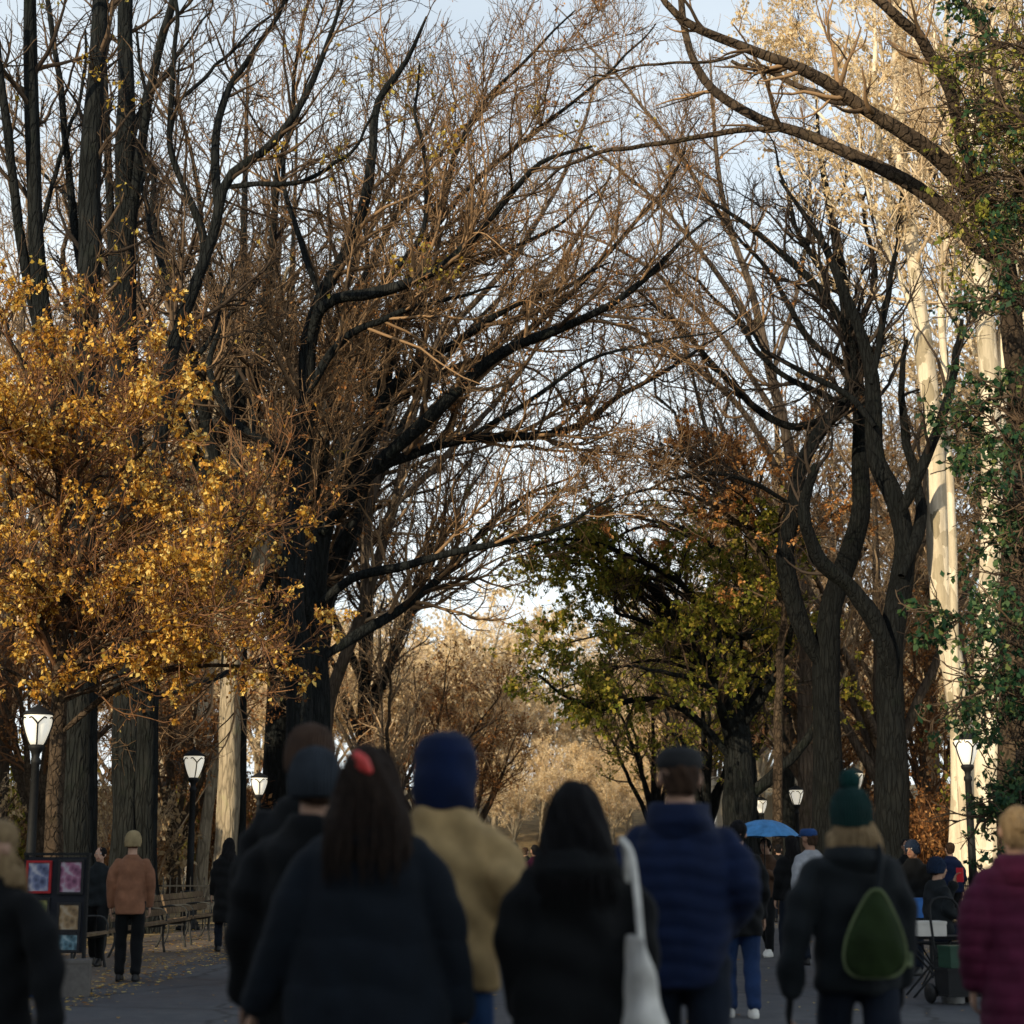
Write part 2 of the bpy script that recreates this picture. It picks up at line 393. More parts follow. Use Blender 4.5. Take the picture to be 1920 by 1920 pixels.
traced_tree('elm_tree', 'big dark elm with long low limbs arching right across the middle of the walk', 'tree', 41, [
    ([(604, 1725), (598, 1390), (590, 1150), (604, 1000), (650, 880), (715, 760), (735, 620), (780, 500), (830, 400), (850, 300), (900, 200)], .37, .03, 1, .5),
    ([(604, 1000), (680, 900), (760, 825), (850, 740), (940, 660), (1060, 610), (1160, 560), (1250, 480), (1330, 400)], .21, .025, -3, .2),
    ([(612, 985), (700, 885), (780, 850), (870, 822), (980, 820), (1090, 800), (1150, 745), (1260, 690), (1380, 610)], .16, .02, 2, .2),
    ([(592, 1140), (660, 1085), (760, 1060), (880, 1028), (1000, 1008), (1080, 975), (1150, 930)], .14, .02, -2, .2),
    ([(592, 1240), (680, 1185), (770, 1130), (850, 1060), (930, 970), (1000, 920), (1070, 900)], .15, .02, 3, .2),
    ([(655, 870), (750, 710), (860, 640), (960, 570), (1050, 540), (1150, 490)], .16, .02, -1, .2),
    ([(715, 770), (850, 690), (1000, 640), (1110, 590), (1230, 570)], .12, .02, 4, .2),
    ([(640, 900), (630, 760), (650, 640), (690, 520), (680, 400)], .13, .03, 4, .2),
    ([(740, 610), (840, 520), (950, 470), (1050, 420), (1150, 330)], .1, .02, 3, .2),
    ([(592, 1200), (560, 1060), (600, 900), (620, 800)], .13, .04, -3, .4),
    ([(800, 450), (870, 360), (950, 290), (1050, 210), (1150, 130), (1230, 40)], .09, .02, 3, .2),
    ([(850, 300), (910, 190), (990, 110), (1080, 20)], .07, .02, -2, .2),
    ([(940, 660), (1060, 560), (1180, 430), (1260, 330), (1310, 220)], .09, .02, 4, .2),
    ([(870, 822), (980, 760), (1100, 680), (1230, 640), (1350, 620)], .07, .015, -3, .2)],
    ELM, M['twmix'], seed=9, lv=(2.6, 4.5, 5.4), LL=((1.5, 4.8), (.6, 1.7), (.3, .9)), leaf=[('rust', 4, (.06, .11), (1.1, .4, 1.), .4)])

# --- right side
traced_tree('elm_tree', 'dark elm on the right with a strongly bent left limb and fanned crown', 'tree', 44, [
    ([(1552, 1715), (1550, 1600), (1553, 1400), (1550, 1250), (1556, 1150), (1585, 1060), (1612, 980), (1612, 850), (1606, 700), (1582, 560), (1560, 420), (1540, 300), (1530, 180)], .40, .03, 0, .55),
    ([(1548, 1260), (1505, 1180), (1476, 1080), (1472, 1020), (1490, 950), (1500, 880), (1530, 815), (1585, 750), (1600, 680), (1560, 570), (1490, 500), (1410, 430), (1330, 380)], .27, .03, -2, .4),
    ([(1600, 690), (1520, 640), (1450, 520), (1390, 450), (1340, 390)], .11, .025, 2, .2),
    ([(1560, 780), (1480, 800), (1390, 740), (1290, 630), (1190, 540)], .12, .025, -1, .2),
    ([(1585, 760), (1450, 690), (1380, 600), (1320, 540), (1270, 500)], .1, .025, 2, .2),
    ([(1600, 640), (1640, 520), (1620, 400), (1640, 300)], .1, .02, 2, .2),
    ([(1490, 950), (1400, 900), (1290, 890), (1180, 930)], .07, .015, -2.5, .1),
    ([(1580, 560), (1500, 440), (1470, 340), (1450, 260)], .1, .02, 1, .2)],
    ELM_SHADED, M['twdark2'], seed=12, lv=(2.0, 4., 4.6), LL=((1.3, 3.4), (.6, 1.5), (.3, .8)))
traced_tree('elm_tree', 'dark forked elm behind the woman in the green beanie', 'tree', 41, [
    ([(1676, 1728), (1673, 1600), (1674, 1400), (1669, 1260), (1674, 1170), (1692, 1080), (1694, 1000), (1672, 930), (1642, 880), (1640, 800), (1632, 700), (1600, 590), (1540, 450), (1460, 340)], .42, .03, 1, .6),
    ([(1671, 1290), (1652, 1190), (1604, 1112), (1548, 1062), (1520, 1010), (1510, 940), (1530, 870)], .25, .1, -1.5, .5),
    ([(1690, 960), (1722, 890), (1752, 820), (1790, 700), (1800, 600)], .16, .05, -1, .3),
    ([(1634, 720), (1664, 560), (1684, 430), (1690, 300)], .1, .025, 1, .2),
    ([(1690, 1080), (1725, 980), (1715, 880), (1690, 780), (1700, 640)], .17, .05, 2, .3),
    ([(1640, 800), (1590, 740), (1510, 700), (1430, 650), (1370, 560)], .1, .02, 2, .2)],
    ELM_SHADED, M['twdark2'], seed=13, lv=(1.6, 3.4, 4.0))
orr = random.Random(33); OLV_L = []; RUS_L = []
for i in range(24):
    sx_, sy_ = orr.choice([(1384, 1370), (1366, 1320), (1340, 1270), (1310, 1210), (1400, 1200), (1300, 1010)])
    ex = 925 + 575 * orr.random() ** 1.25; ey = orr.uniform(985, 1330)
    OLV_L.append(([(sx_, sy_), ((sx_ * 2 + ex) / 3, (sy_ * 2 + ey) / 3 - orr.uniform(20, 50)), ((sx_ + 2 * ex) / 3, (sy_ + 2 * ey) / 3 - orr.uniform(20, 50)), (ex, ey)], .06, .012, orr.uniform(-5, 4), .3))
for i in range(12):
    ex = orr.uniform(1090, 1620); ey = orr.uniform(800, 985)
    RUS_L.append(([(1452, 1010), ((1452 * 2 + ex) / 3, (1010 * 2 + ey) / 3 - 25), ((1452 + 2 * ex) / 3, (1010 + 2 * ey) / 3 - 30), (ex, ey)], .04, .01, orr.uniform(-4, 2), .2))
traced_tree('elm_tree', 'thick dark elm trunk with olive green leaves right of the central gap', 'tree', 50, [
    ([(1392, 1700), (1388, 1560), (1386, 1420), (1362, 1310), (1310, 1210), (1240, 1120), (1180, 1060)], .62, .06, 0, .6),
    ([(1386, 1440), (1290, 1335), (1200, 1310), (1130, 1330), (1060, 1305), (990, 1250)], .14, .015, -3, .2),
    ([(1366, 1320), (1300, 1220), (1200, 1160), (1152, 1145), (1160, 1105)], .13, .03, -2, .3),
    ([(1384, 1360), (1440, 1250), (1400, 1100), (1300, 1000), (1150, 960)], .18, .02, 3, .3),
    ([(1395, 1500), (1455, 1450), (1510, 1390), (1560, 1300)], .2, .05, -1, .5),
    ([(1370, 1330), (1330, 1150), (1200, 1050), (1060, 1010), (960, 1040)], .14, .02, -4, .2),
    ([(1384, 1400), (1330, 1290), (1240, 1260), (1150, 1250)], .12, .02, -4, .2),
    ([(1384, 1380), (1470, 1230), (1480, 1110), (1420, 1020)], .14, .02, -3, .3)] + OLV_L,
    ELM, M['twdark'], seed=14, lv=(2.6, 4.4, 4.0), LL=((1.0, 2.6), (.5, 1.2), (.25, .6)), up=.06,
    leaf=[('olive', 14, (.08, .17), (1.3, -.5, 1.), .9)])
traced_tree('oak_tree', 'small oak with withered brown leaves between the olive elm and the bent elm', 'tree', 46, [
    ([(1460, 1705), (1458, 1500), (1462, 1250), (1470, 1100), (1440, 980), (1400, 900), (1380, 830)], .16, .03, 0, .5),
    ([(1465, 1130), (1400, 1000), (1300, 930), (1200, 920), (1120, 950)], .08, .015, -2, .2),
    ([(1445, 990), (1350, 880), (1260, 850), (1180, 830)], .07, .015, 2, .2),
    ([(1450, 1000), (1500, 930), (1540, 850), (1560, 800)], .06, .015, -2, .2),
    ([(1420, 930), (1440, 860), (1500, 810)], .05, .015, 1, .1),
    ([(1465, 1100), (1520, 1000), (1570, 960), (1620, 940)], .06, .015, 2, .2)] + RUS_L,
    M['elmmid'], M['twdark'], seed=15, lv=(2.6, 3.8, 3.6), LL=((.8, 2.0), (.4, 1.0), (.2, .5)), up=.06,
    leaf=[('rust', 4, (.06, .12), (1.6, .5, .4), .7), ('orange', 16, (.06, .13), (1.6, -.3, .4), .9)])

traced_tree('plane_tree', 'tall pale sunlit trunk on the right, nearest the dark forked elm', 'tree', 42, [
    ([(1802, 1722), (1801, 1640), (1806, 1400), (1790, 1260), (1766, 1130), (1758, 950), (1745, 750), (1722, 580), (1702, 430), (1690, 300), (1684, 150), (1680, -20), (1676, -160)], .32, .09, 0, .6),
    ([(1742, 720), (1702, 560), (1652, 440), (1622, 330), (1600, 200)], .09, .03, -1, .3),
    ([(1710, 500), (1662, 350), (1642, 200), (1640, 50), (1640, -80)], .1, .03, 1, .2),
    ([(1702, 430), (1732, 300), (1722, 150), (1712, 0), (1710, -100)], .1, .04, -1, .2),
    ([(1690, 320), (1640, 180), (1560, 80), (1500, 0)], .07, .02, 2, .2),
    ([(1622, 340), (1560, 240), (1480, 160), (1400, 100)], .05, .02, 2, .1)],
    M['pale'], M['twpale'], seed=16, lv=(2.4, 4.4, 5.2), LL=((1.2, 3.4), (.5, 1.5), (.3, .8)), leaf=[('straw', 8, (.08, .14), (1.1, -.2, .2), .75)])
traced_tree('plane_tree', 'very thin pale stem beside the tall pale sunlit trunk', 'tree', 41, [
    ([(1822, 1728), (1806, 1500), (1791, 1200), (1785, 1000), (1775, 800), (1766, 600), (1778, 400), (1772, 200), (1776, 0), (1776, -120)], .13, .05, 0, .6),
    ([(1768, 640), (1790, 500), (1800, 350), (1820, 200)], .05, .02, 1, .2)],
    M['pale'], M['twpale'], seed=17, lv=(2.0, 4., 5.), leaf=[('straw', 8, (.08, .14), (1.1, .2, .2), .6)])
traced_tree('plane_tree', 'stout pale sunlit multi stemmed trunk at the right edge behind green leaves', 'tree', 40, [
    ([(1852, 1732), (1852, 1400), (1851, 1230), (1862, 1000), (1856, 800), (1850, 650), (1832, 450), (1822, 300), (1830, 100), (1840, -80)], .34, .13, 0, .6),
    ([(1857, 900), (1880, 700), (1896, 560), (1902, 400), (1890, 200), (1895, -30)], .22, .08, 1, .5),
    ([(1862, 760), (1908, 680), (1935, 560), (1950, 400)], .2, .1, -1, .4),
    ([(1828, 400), (1790, 260), (1760, 120), (1740, 0)], .1, .03, 1, .2),
    ([(1825, 250), (1850, 120), (1870, 0)], .08, .03, -1, .2)],
    M['pale'], M['twpale'], seed=18, lv=(2.2, 4.2, 5.), LL=((1.2, 3.2), (.5, 1.5), (.3, .8)), leaf=[('straw', 8, (.08, .14), (1.1, -.4, .7), .75)])

traced_tree('oak_tree', 'brown barked tree at upper right with heavy limbs reaching left over the walk', 'tree', 24, [
    ([(1908, 1810), (1903, 1400), (1908, 900), (1897, 600), (1884, 480), (1868, 405), (1830, 368), (1765, 302), (1700, 250), (1640, 214), (1560, 165), (1480, 125), (1400, 95), (1320, 62), (1250, 10), (1200, -60)], .26, .03, -1.5, .72),
    ([(1886, 500), (1835, 470), (1782, 402), (1700, 340), (1600, 290), (1500, 252), (1430, 225), (1350, 180), (1300, 110), (1272, 0), (1260, -80)], .13, .035, 2, .5),
    ([(1460, 240), (1380, 245), (1290, 262), (1180, 276), (1090, 300), (1020, 342), (960, 390)], .055, .012, .5, .5),
    ([(1872, 410), (1822, 310), (1792, 220), (1770, 150), (1730, 80), (1680, 20), (1600, -40)], .12, .06, -1, .5),
    ([(1880, 450), (1902, 370), (1945, 270)], .11, .05, -1, .5),
    ([(1832, 330), (1872, 200), (1852, 80), (1800, -10)], .07, .04, 1, .5),
    ([(1600, 195), (1540, 182), (1450, 140), (1380, 112)], .06, .03, 1, .5),
    ([(1400, 95), (1340, 115), (1220, 122), (1140, 138), (1060, 180)], .03, .008, 1, .3)],
    M['elmmid'], M['twmix'], seed=20, lv=(1.1, 2.4, 3.), LL=((.8, 1.8), (.4, 1.0), (.2, .5)), r3=.004)
hr = random.Random(9); HOLLY = []
for y in [-40, 80, 200, 330, 480, 560] + list(range(740, 1560, 42)):
    tipx = hr.uniform(1770, 1890) if y < 420 else hr.uniform(1840, 1910) if y < 700 else hr.uniform(1890, 1915) if 860 < y < 1120 or 1330 < y < 1460 else hr.uniform(1785, 1860)
    HOLLY.append(([(2003, y + 160), (1960, y + 60), (1915, y + 15), ((tipx + 1915) / 2, y), (tipx, y + hr.uniform(-10, 50))], .04, .008, hr.uniform(-1.6, 1.6), .2))
M['sunlit_lime'] = m_leaf('sunlit_lime_leaves', [(0, (.06, .09, .02)), (.4, (.24, .27, .04)), (.8, (.52, .46, .09)), (1, (.7, .6, .2))], .45)  # lighter leaves for the holly top, sunlight put into the colour
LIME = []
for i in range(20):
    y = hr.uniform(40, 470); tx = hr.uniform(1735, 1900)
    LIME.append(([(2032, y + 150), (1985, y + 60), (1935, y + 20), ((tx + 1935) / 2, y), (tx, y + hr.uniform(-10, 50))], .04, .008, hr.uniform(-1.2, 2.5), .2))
traced_tree('maple_tree', 'yellow green leafy sprays at the top right corner, sunlight put into their leaf colour', 'tree', 23.5, [  # added tree carrying the sunlit-coloured upper leaves of the green tree
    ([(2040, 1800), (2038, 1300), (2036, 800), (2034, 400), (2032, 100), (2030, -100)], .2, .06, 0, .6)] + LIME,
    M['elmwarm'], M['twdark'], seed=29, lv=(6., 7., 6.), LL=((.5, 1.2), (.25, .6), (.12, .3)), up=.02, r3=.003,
    leaf=[('sunlit_lime', 6, (.05, .11), (2.2, -.1, .3), .9)])
traced_tree('holly_tree', 'green leaved tree at the right edge in front of the pale trunks', 'tree', 21.5, [
    ([(2010, 1830), (2008, 1500), (2005, 1100), (2002, 700), (2000, 300), (2000, 0), (2000, -150)], .17, .06, 0, .1)] + HOLLY,
    M['elmwarm'], M['twdark'], seed=21, lv=(7., 8., 7.), LL=((.45, 1.1), (.25, .6), (.12, .3)), up=.02, r3=.003,
    leaf=[('green', 7, (.06, .11), (2.6, -.1, .3), .95)])

# ------------------------------------------------------------------ procedural trees further off
def free_tree(name, seed, H, trunk_mat, twig_mat, leaf=None, spread=1.0, pale=False, lv=(1.7, 3.0, 3.8), r3=.010, fork=.28, nl=6, tr=.34):
    rng = np.random.default_rng(seed)
    root = empty(name)
    K = 16; tk = []; pool = []
    zf = H * fork * rng.uniform(.8, 1.15)
    lean = rng.normal(size=2) * .25
    P = catmull([(0, 0, -.1), (lean[0] * .2, lean[1] * .2, zf * .5), (lean[0] * .6, lean[1] * .6, zf), (lean[0] * 1.6, lean[1] * 1.6, H * .62), (lean[0] * 2.4, lean[1] * 2.4, H * .95)], K)
    R = np.interp(np.linspace(0, 1, K), [0, .05, .3, .6, 1], [tr * 1.5, tr, tr * .8, tr * .35, .03])
    tk.append(tubes(P[None], R[None], 12, .05)); pool.append((P[5:], R[5:]))
    for i in range(nl):
        a = i * 2 * PI / nl + rng.uniform(-.4, .4); z0 = zf * rng.uniform(.75, 1.5)
        s = spread * H * rng.uniform(.22, .4); top = H * rng.uniform(.6, .98)
        c, sn = math.cos(a), math.sin(a)
        L = catmull([(lean[0] * .6, lean[1] * .6, z0), (c * s * .25, sn * s * .25, z0 + (top - z0) * .3), (c * s * .55, sn * s * .55, z0 + (top - z0) * .65), (c * s + rng.normal() * .5, sn * s + rng.normal() * .5, top)], K)
        L = L + rng.normal(size=L.shape) * np.linspace(0, .12, K)[:, None]
        RR = np.interp(np.linspace(0, 1, K), [0, .5, 1], [tr * .55, tr * .28, .025])
        tk.append(tubes(L[None], RR[None], 6)); pool.append((L[4:], RR[4:]))
    Kp = 11
    P0 = np.stack([catmull(p, Kp) for p, r in pool]); R0 = np.stack([np.interp(np.linspace(0, 1, Kp), np.linspace(0, 1, len(r)), r) for p, r in pool])
    link_mesh('trunk', np_mesh('trunk', *join(tk)), trunk_mat, root)
    P1, R1 = grow(P0, R0, rng, lv[0], (H * .1, H * .26), (28, 62), (.0, 1.), 8, .5, .02, .07, .1, .17, taper=.3)
    P2, R2 = grow(P1, R1, rng, lv[1], (.7, 1.9), (25, 60), (.1, 1.), 5, .6, .014, .03, .09, .2, taper=.4)
    P3, R3 = grow(P2, R2, rng, lv[2], (.35, 1.0), (25, 60), (.2, 1.), 3, .7, r3, .015, .06, .2, taper=.5)
    link_mesh('crown', np_mesh('crown', *join([tubes(P1, R1, 5), tubes(P2, R2, 3), tubes(P3, R3, 3)])), twig_mat, root)
    if leaf:
        for (mat, per, size, clump, keep) in leaf:
            V, Q = leaves(P3, rng, per, size, .12, clump, 0., keep)
            link_mesh('leaves', np_mesh('leaves', V, Q), M[mat], root, smooth=False)
    return root

protos = {
    'bareA': free_tree('elm_tree', 31, 19, M['bg'], M['twbrown'], spread=.9),
    'bareB': free_tree('elm_tree', 32, 17, M['bg'], M['twbrown'], spread=1.15, leaf=[('rust', 2, (.1, .18), (.8, .6, .3), .4)]),
    'bareC': free_tree('elm_tree', 33, 21, M['elm'], M['twdark'], spread=1.0),
    'tan': free_tree('oak_tree', 34, 17, M['bg'], M['twbrown'], spread=1.1, leaf=[('tan', 4, (.14, .24), (.7, -.5, .3), .8)]),
    'far': free_tree('oak_tree', 38, 17, M['midpale'], M['twsunlit'], spread=1.05, fork=.15, nl=8, leaf=[('cream', 4, (.2, .36), (.7, -.7, .3), .85), ('straw', 3, (.2, .34), (.7, -.6, 1.3), .7)]),
    'paleT': free_tree('plane_tree', 35, 22, M['pale'], M['twpale'], spread=.7, leaf=[('straw', 4, (.12, .2), (.8, -.2, .3), .7)]),
    'olive': free_tree('maple_tree', 36, 14, M['elm'], M['twdark'], spread=1.1, leaf=[('olive', 6, (.14, .24), (.8, -.6, .3), .85)]),
    'rust': free_tree('oak_tree', 37, 13, M['elmwarm'], M['twred'], spread=1.1, fork=.18, leaf=[('rust', 5, (.12, .2), (.9, -.2, .3), .8)]),
}
used = set()
names = {'bareA': 'bare brown elm', 'bareB': 'bare elm with a few russet leaves', 'bareC': 'dark bare elm', 'tan': 'sunlit oak with tan leaves',
         'paleT': 'pale barked plane tree with sparse tan leaves', 'olive': 'olive green leaved maple', 'rust': 'low russet oak'}
def gz(x, y): return float(ground_z(np.array(x), np.array(y))) - .05
def place(kind, x, y, rz, s=1.0, label=None, cat='tree', z=0, group=None):
    pr = protos[kind]
    o = pr if kind not in used else copy_tree(pr)
    used.add(kind)
    o.location = (x, y, gz(x, y)); o.rotation_euler = (0, 0, rz); o.scale = (s, s, s)
    side = 'left' if x < 0 else 'right'
    if group is None: group = 'distant %s trees on the %s of the walk' % (names[kind], side)
    tag(o, label or '%s in the background %s of the walk' % (names[kind], side), cat, group)
    return o

rnd = random.Random(5)
spots = []
for y in (52, 61, 71, 82, 94, 107, 121): 
    spots += ([(-9.5, y, rnd.choice(['bareA', 'bareB', 'bareC']))] if y < 90 else []) + [(10, y + 3, rnd.choice(['bareA', 'bareB', 'bareC']))]
for y in (47, 58, 68, 80, 95, 112):
    spots += [(-17 - max(0, y - 85) * .5, y + 2, rnd.choice(['bareA', 'tan', 'bareB', 'paleT'])), (17.5, y, rnd.choice(['bareA', 'tan', 'paleT', 'bareB']))]
for y in (60, 74, 90, 108):
    spots += [(-25, y, rnd.choice(['bareA', 'tan', 'bareB'])), (26, y, rnd.choice(['tan', 'bareA', 'bareB'])), (-33, y + 8, 'bareA'), (34, y + 6, 'tan')]
for (x, y, k) in spots:
    place(k, x + rnd.uniform(-1, 1), y + rnd.uniform(-2, 2), rnd.uniform(0, 6.28), rnd.uniform(1.35, 1.5) if y < 63 and -12 < x < 0 else rnd.uniform(1.05, 1.2) if y < 66 and 0 < x < 13 else rnd.uniform(1.15, 1.45) if y < 85 else rnd.uniform(.95, 1.2))
for row, (y0, xs) in enumerate([(138, (-30, -21, -14, -9, 9.5, 15, 22, 31)), (156, (-36, -26, -18, -12, -7, 7, 12, 18, 27)), (178, (-42, -32, -24, -17, -11, -6, -1, 4, 9, 14, 20, 27, 36))]):
    for x in xs:
        place('far', x + rnd.uniform(-1, 1), y0 + rnd.uniform(-5, 5), rnd.uniform(0, 6), rnd.uniform(.8, 1.05) if abs(x) < 8 else rnd.uniform(1.0, 1.35),
              label='sunlit tan tree in the far rows closing the end of the walk', group='far trees closing the end of the walk')
for x, y, sc in [(-7, 137, .5), (-3.5, 133, .42), (.5, 136, .46), (4, 133, .4), (7.5, 137, .5), (-1.5, 142, .55), (5.5, 143, .5), (-5.5, 145, .6), (2.5, 147, .55)]:
    place('far', x, y, rnd.uniform(0, 6), sc, label='low sunlit tan tree closing the far end of the path', group='low trees at the far end of the path')
# lower trees close to the walk in the middle distance
for (px, y, k, s, lab) in [(800, 66, 'rust', .72, 'low russet brown crown left of the central gap'),
                     (720, 58, 'bareB', .6, 'short brown twiggy elm behind the big arching elm'),
                     (1230, 78, 'olive', .8, 'olive green maple just right of the central gap'),
                     (1330, 62, 'olive', .75, 'olive maple behind the thick dark elm'),
                     (1750, 60, 'rust', .75, 'russet oak behind the tall pale trunks'),
                     (1600, 66, 'rust', .8, 'russet oak seen between the two dark elms on the right'),
                     (330, 56, 'rust', .7, 'russet oak seen left of the second lamp'),
                     (60, 50, 'rust', .8, 'russet oak at the far left behind the golden beech'),
                     (880, 84, 'rust', .8, 'russet oak nearest the central gap')]:
    place(k, gx(px, y), y, rnd.uniform(0, 6), s, label=lab)

traced_tree('elm_tree', 'grey elm behind the bent elm, its thin limbs arching left over the gap', 'tree', 57, [
    ([(1515, 1690), (1512, 1400), (1508, 1200), (1500, 1050), (1480, 850), (1440, 680), (1400, 520), (1360, 400), (1340, 260), (1330, 100)], .3, .03, 0, .5),
    ([(1492, 950), (1400, 780), (1290, 680), (1190, 620), (1090, 600), (1000, 620)], .13, .02, -3, .25),
    ([(1470, 800), (1360, 640), (1240, 520), (1120, 450), (1020, 430)], .12, .02, 2, .25),
    ([(1430, 640), (1320, 480), (1200, 350), (1090, 270), (1000, 230)], .11, .02, -2, .25),
    ([(1380, 450), (1280, 300), (1190, 180), (1110, 90), (1040, 10)], .09, .02, 2, .2),
    ([(1450, 700), (1500, 520), (1520, 350), (1500, 200)], .1, .02, 2, .2)],
    M['bg'], M['twmix'], seed=27, lv=(1.7, 3.4, 4.2), LL=((1.6, 4.2), (.7, 1.8), (.35, 1.0)))
traced_tree('plane_tree', 'pale sunlit trunk just right of the second lamp on the left', 'tree', 50, [
    ([(418, 1705), (424, 1600), (430, 1450), (432, 1300), (445, 1180), (478, 1090), (500, 950), (480, 800), (500, 640), (540, 500)], .36, .06, 0, .55),
    ([(436, 1240), (400, 1100), (380, 950), (400, 800), (430, 640)], .2, .06, 2, .4),
    ([(480, 1080), (560, 960), (600, 820), (610, 640)], .16, .05, 2, .4)],
    M['midpale'], M['twbrown'], seed=23, lv=(1.2, 2.4, 3.))
traced_tree('plane_tree', 'slim pale trunk leaning right between the second lamp and the pale trunk', 'tree', 56, [
    ([(372, 1695), (385, 1560), (400, 1450), (420, 1330), (430, 1200), (420, 1000), (440, 800)], .22, .05, 0, .6)],
    M['midpale'], M['twbrown'], seed=24, lv=(1.2, 2.4, 3.))
traced_tree('elm_tree', 'tan limbed slender elm with a leaning stem behind the big arching elm', 'tree', 54, [
    ([(600, 1690), (606, 1400), (620, 1300), (660, 1200), (700, 1080), (740, 950), (770, 800), (820, 640), (880, 500)], .26, .05, 0, .4),
    ([(680, 1140), (690, 980), (720, 820), (720, 650), (740, 500)], .16, .04, 2, .3),
    ([(740, 950), (850, 840), (960, 720), (1030, 600), (1060, 480)], .13, .03, 2, .3),
    ([(770, 800), (880, 700), (1000, 560), (1100, 420), (1150, 320)], .13, .03, -2, .3),
    ([(820, 640), (950, 500), (1040, 360), (1100, 220), (1120, 100)], .12, .03, 2, .3)],
    M['bg'], M['twbrown'], seed=25, lv=(1.5, 2.6, 3.))

# shrubs behind the benches and fences
def shrub(name, seed, leafm, twm, n=16, H=2.6):
    rng = np.random.default_rng(seed); root = empty(name)
    P0 = []
    for i in range(n):
        a = rng.uniform(0, 2 * PI); s = rng.uniform(.3, 1.3)
        P0.append(catmull([(0 + rng.normal() * .15, rng.normal() * .15, -.05), (math.cos(a) * s * .5, math.sin(a) * s * .5, H * .5), (math.cos(a) * s * 1.2, math.sin(a) * s * 1.2, H * rng.uniform(.7, 1.1))], 8))
    P0 = np.stack(P0); R0 = np.tile(np.linspace(.03, .01, 8), (n, 1))
    P1, R1 = grow(P0, R0, rng, 4, (.5, 1.2), (25, 60), (.1, 1), 5, .6, .008, .02, .08, .2)
    P2, R2 = grow(P1, R1, rng, 5, (.25, .6), (25, 60), (.1, 1), 3, .6, .007, .01, .05, .2)
    link_mesh('stems', np_mesh('stems', *join([tubes(P0, R0, 5), tubes(P1, R1, 4), tubes(P2, R2, 3)])), twm, root)
    V, Q = leaves(P2, rng, 4, (.09, .16), .08, None, .3, .85)
    link_mesh('leaves', np_mesh('leaves', V, Q), M[leafm], root, smooth=False)
    return root
sh = {'rust': shrub('shrub', 41, 'rust', M['twred']), 'olive': shrub('shrub', 42, 'olive', M['twdark']), 'tan': shrub('shrub', 43, 'tan', M['twbrown'])}
shused = set()
for i in range(120):
    k = rnd.choice(['rust', 'tan', 'olive', 'tan'])
    side = rnd.choice([-1, 1]); y = rnd.uniform(44, 115); x = side * rnd.uniform(11, 11 + y * .28)
    o = sh[k] if k not in shused else copy_tree(sh[k]); shused.add(k)
    o.location = (x, y, gz(x, y)); o.rotation_euler = (0, 0, rnd.uniform(0, 6)); s = rnd.uniform(.7, 1.5); o.scale = (s, s, s * rnd.uniform(.9, 1.4))
    tag(o, '%s shrub in the undergrowth on the %s of the walk' % ({'rust': 'russet leaved', 'olive': 'olive leaved', 'tan': 'tan leaved'}[k], 'left' if side < 0 else 'right'), 'shrub',
        '%s undergrowth shrubs on the %s' % (k, 'left' if side < 0 else 'right'))

# unseen evergreens added left of and behind the viewpoint to shade the walk
def evergreen(seed, H=17, Rb=4.0):
    rng = np.random.default_rng(seed); root = empty('shade_fir')
    P = np.array([[[0, 0, -.1], [0, 0, H * .3], [0, 0, H * .65], [0, 0, H]]], float); R = np.array([[.35, .28, .16, .03]])
    link_mesh('trunk', np_mesh('trunk', *tubes(P, R, 8)), M['elm'], root)
    n = 5200; z = H * (.06 + .94 * rng.random(n) ** 1.25); r = Rb * (1 - z / H) ** .7 * np.sqrt(rng.random(n)) + .15; a = rng.random(n) * 2 * PI
    p = np.stack([r * np.cos(a), r * np.sin(a), z - r * .25], 1)
    V, Q = leaves(np.stack([p, p + rng.normal(size=p.shape) * .1], 1), rng, 2, (.5, .9), .1, None, .8, 1)
    link_mesh('crown', np_mesh('crown', V, Q), M['everg'], root, smooth=False)
    return root
fir = evergreen(51)
first = True
SHADE_FIRS = [(-25, -34, 1.3), (-25.5, -29, 1.4), (-24.5, -24, 1.4), (-26, -19, 1.45), (-25, -14, 1.4), (-24.5, -9, 1.35), (-25, -4.2, 1.1), (-27.5, -26.5, 1.4), (-27.5, -16.5, 1.4), (-25.5, .5, .7), (-26.5, 5.8, .5), (-25.5, 22, .95), (-27, 28, 1.05), (-27, 33.5, 1.05), (-29, 39, 1.05), (-30, 46, 1.0), (-33, 53, .95), (-20, -30, 1.0), (-14, -28, 1.0), (-8, -30, 1.1),
        (-28, 11, .62), (-26, 16.5, .95), (-25, -40, 1.1), (-24, -46, 1.05), (-30, -37, 1.1), (-2, -32, 1.1), (5, -36, 1.1)]
for (x, y, s) in SHADE_FIRS:
    o = fir if first else copy_tree(fir); first = False
    o.location = (x, y, 0); o.rotation_euler = (0, 0, rnd.uniform(0, 6)); s *= .84; o.scale = (s * 1.15, s * 1.15, s)
    tag(o, 'dense dark fir added out of view beyond the left edge to shade the walk', 'tree', 'unseen firs added to shade the walk')

